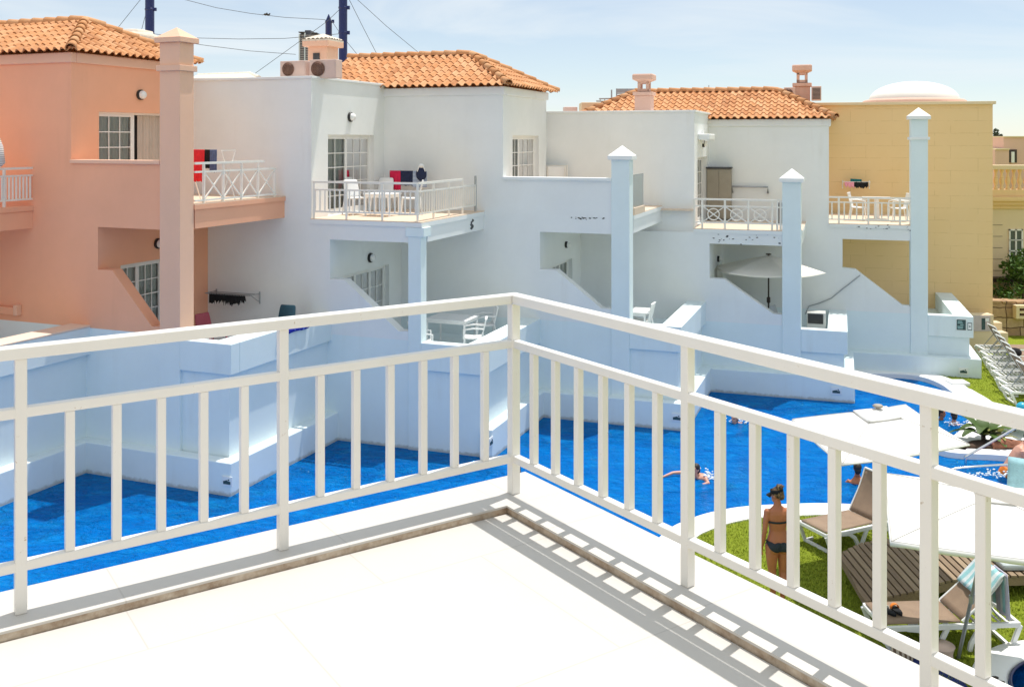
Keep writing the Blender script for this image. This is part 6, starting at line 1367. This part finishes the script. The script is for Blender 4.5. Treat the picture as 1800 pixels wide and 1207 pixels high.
b.sheet([[P(.086*math.sin(a), -.016+.099*math.cos(a), zz) for a in [2*math.pi*i/nb for i in range(nb+1)]] for zz in (.035, .062, .088)]); b.sheet([[P((.086+ (0 if j == 0 else .022))*math.sin(a), -.016+(.099+.085*j/4)*math.cos(a)*(1 if j else 1), .045-.010*j-.02*(abs(a)/1.2)**2*(j/4)) for a in [-1.25+2.5*i/16 for i in range(17)]] for j in range(5)]); b.build('sun_visor', M['black_cloth'], wt, solid=.006)
def wrap(name, grid, mat, off):
    o = MB().sheet(grid).build(name, mat, wt); m = o.modifiers.new('wrap', 'SHRINKWRAP'); m.target = body; m.wrap_method = 'NEAREST_SURFACEPOINT'; m.wrap_mode = 'ABOVE_SURFACE'; m.offset = off; m = o.modifiers.new('s', 'SOLIDIFY'); m.thickness = .004; m.offset = 1; return o
wrap('bikini_top', [[X(.165*math.sin(a), -.002-.11*math.cos(a), z-(.006 if math.cos(a) > 0 else 0)+(0 if math.cos(a) > 0 else (.03*j/3))) for a in [2*math.pi*i/40 for i in range(41)]] for j, z in enumerate((1.222,1.232,1.242,1.252))], M['bikini'], .004)
wrap('bikini_bottom', [[X(.178*math.sin(a), -.155*math.cos(a) if math.cos(a) > 0 else -.12*math.cos(a), .955-(.045+.115*max(0, abs(math.cos(a))*1.15-.15)**1.1)*j/8) for a in [2*math.pi*i/48 for i in range(49)]] for j in range(9)], M['bikini'], .004)

# ---- people in the water: the body goes on below the surface
def swimmer(label, c, face, skin, hair, arms, trunk, suit=None, s=1.0, tilt=.3):
    c = Vector(c); f = Vector(face).normalized(); t = thing('person', label, 'person', (c.x, c.y, -.1)); r = Vector((f.y, -f.x, 0)); b = MB(); up = (Vector((0,0,1))-f*0).normalized()
    back = Vector(trunk).normalized(); n0 = c-Vector((0,0,.10)); sh = n0+back*.12; pe = sh+back*.48; ay = back.cross(r).normalized()
    loft(b, [(c-Vector((0,0,.04)), .048,.048), (n0, .055,.052), (sh-back*.03, .12,.07, r, ay), (sh+back*.02, .175,.09, r, ay), (sh+back*.16, .165,.10, r, ay), (sh+back*.30, .13,.09, r, ay), (pe, .15,.10, r, ay), (pe+back*.10, .10,.08, r, ay)])
    for sx in (-1,1):
        h = pe+r*sx*.085; b.tube([h-back*.03, h+back*.40+Vector((0,0,-.03)), h+back*.80+Vector((0,0,-.05))], [.085,.055,.035], 10)
        b.tube([sh+r*sx*.15]+[sh+r*sx*p[0]+f*p[1]+Vector((0,0,p[2])) for p in arms[0 if sx < 0 else 1]], [.050,.043,.034,.024][:1+len(arms[0 if sx < 0 else 1])], 10)
        a = arms[0 if sx < 0 else 1]; e = sh+r*sx*a[-1][0]+f*a[-1][1]+Vector((0,0,a[-1][2])); e0 = sh+r*sx*a[-2][0]+f*a[-2][1]+Vector((0,0,a[-2][2])); hand(b, e, e-e0, f+Vector((0,0,.2)))
    P, rot = head(b, c+Vector((0,0,.04)), f, (0,0,1)); bd = b.build('body', M[skin], t, remesh=.014); eyes(t, P)
    h = MB().ball(P(0,-.024,.036), .083, .094, .088, 16, 10, rot).ball(P(0,-.075,-.03), .066, .045, .075, 12, 8, rot); h.build('hair', M[hair], t)
    if suit:
        loftb = MB(); loft(loftb, [(sh+back*.05, .180,.100, r, ay), (sh+back*.16, .172,.108, r, ay), (sh+back*.30, .138,.098, r, ay), (pe, .158,.108, r, ay), (pe+back*.08, .13,.10, r, ay)]); loftb.build('swimsuit', M[suit], t)
    return t
def splash(label, c, n, rx, ry, seed):
    rnd = random.Random(seed); b = MB()
    for i in range(n): b.ball(Vector(c)+Vector((rnd.gauss(0,rx), rnd.gauss(0,ry), abs(rnd.gauss(0,.05)))), rnd.uniform(.012,.035), rnd.uniform(.012,.03), .014, 6, 4)
    o = b.build('water_splash', M['foam'], normals=False); tag(o, label, 'splash'); o['kind'] = 'stuff'
M['foam'] = plain('white_foam', (.80,.86,.90), .25, .05, 10)
c = at(1222, 828, 20.3); swimmer('woman swimming breaststroke with one arm stretched to the left', c, (-.75,-.65,0), 'skin_pale', 'hair_dark', ([(.30,.10,-.02),(.20,.28,-.07),(.12,.40,-.06)], [(.32,.12,.05),(.45,.32,.05),(.52,.55,.0)]), (.85,.40,-.35), 'stripe')
splash('white splash behind the breaststroke swimmer', Vector((c.x+.32, c.y+.1, -.09)), 60, .14, .10, 3)
c = at(906, 829, 20.2); swimmer('swimmer in dark shirt half hidden behind the railing corner post', c, (-.8,.5,0), 'skin_pale', 'hair_dark', ([(.3,.1,-.1),(.3,.3,-.12),(.25,.4,-.12)], [(.3,.1,-.05),(.34,.28,-.08),(.3,.42,-.1)]), (.8,-.3,-.35), 'navy_cloth')
c = at(1291, 738, 24.3); swimmer('swimmer far out beside the third house, face tilted to the sun', c, (-.6,-.6,0), 'skin_pale', 'hair', ([(.3,.1,.0),(.3,.3,-.05),(.25,.4,-.08)], [(.3,.1,.0),(.4,.25,-.05),(.42,.4,-.08)]), (.8,.3,-.3))
splash('white splash round the far swimmer beside the third house', Vector((c.x+.2, c.y, -.09)), 50, .25, .10, 4)
c = at(1507, 826, 20.1); swimmer('swimmer with dark wet hair facing away behind the taupe lounger', c, (.2,1,0), 'skin', 'hair_dark', ([(.28,.05,-.14),(.3,.2,-.18),(.25,.35,-.18)], [(.28,.05,-.14),(.3,.2,-.18),(.25,.35,-.18)]), (0,-.15,-1), 'navy_cloth')
c = at(1677, 732, 24.2); swimmer('swimmer with long dark hair beyond the white pool parasol, right one', c, (.3,1,0), 'skin_pale', 'hair_dark', ([(.28,.05,-.1),(.34,.2,-.14),(.3,.35,-.16)], [(.28,.05,-.1),(.34,.2,-.14),(.3,.35,-.16)]), (0,-.2,-1), 'black_cloth')
splash('white splash round the swimmer with long dark hair', Vector((c.x+.05, c.y-.1, -.09)), 60, .22, .08, 6)
c = at(1655, 728, 24.6); swimmer('swimmer beyond the white pool parasol, left of the dark haired one', c, (.9,-.4,0), 'skin', 'hair_dark', ([(.3,.1,-.08),(.34,.28,-.12),(.3,.4,-.14)], [(.3,.1,-.08),(.34,.28,-.12),(.3,.4,-.14)]), (-.4,.2,-.9))

# ---- man in orange shorts bending over at the pool steps
Ym = 20.2; pe = at(1770, 828, Ym); sh = at(1795, 788, Ym); pe.z += 0
t = thing('person', 'bare backed man in orange shorts bending over at the pool steps', 'person', (pe.x, pe.y, -.4)); b = MB(); d = (sh-pe).normalized(); ay = Vector((.35,.94,0)).normalized(); ax = d.cross(ay).normalized(); ay = ax.cross(d)
loft(b, [(pe-d*.10,.13,.15,ax,ay),(pe,.13,.17,ax,ay),(pe+d*.15,.12,.155,ax,ay),(pe+d*.32,.125,.175,ax,ay),(pe+d*.45,.12,.19,ax,ay),(sh,.10,.18,ax,ay),(sh+d*.05,.07,.10,ax,ay),(sh+d*.10,.058,.058,ax,ay),(sh+d*.15,.055,.055,ax,ay)])
for s in (-1,1):
    h = pe+ay*s*.09; b.tube([h, h+Vector((.26,-.02*s,-.22)), h+Vector((.18,0,-.50)), h+Vector((.16,0,-.62))], [.09,.065,.055,.04], 12); loft(b, [(h+Vector((.13,0,-.64)),.03,.03),(h+Vector((.24,0,-.66)),.04,.02)], 10)
    a0 = sh+ay*s*.17-d*.02; a1 = a0+Vector((.06,-.03,-.27)); a2 = a1+Vector((.16,-.02,-.20)); b.tube([a0,a1,a2],[.052,.042,.028],12); hand(b, a2, a2-a1, (0,-1,.2))
P, rot = head(b, sh+d*.20+Vector((.05,0,.04)), Vector((.9,-.1,-.45)), (.45,0,.9)); b.build('body', M['skin_pale'], t, remesh=.011); eyes(t, P)
MB().ball(P(0,-.024,.036), .082, .094, .088, 16, 10, rot).build('hair', M['hair_dark'], t)
b = MB(); loft(b, [(pe+d*.06,.140,.178,ax,ay),(pe-d*.02,.145,.185,ax,ay),(pe-d*.12,.135,.165,ax,ay)])
for s in (-1,1): h = pe+ay*s*.09; b.tube([h-d*.02, h+Vector((.13,-.01*s,-.11)), h+Vector((.22,-.02*s,-.19))], [.108,.102,.098], 14)
b.build('shorts', M['orange_cloth'], t, remesh=.012)
splash('glittering splash below the man in orange shorts', at(1752, 836, 19.9)+Vector((0,0,0)), 90, .35, .10, 9)
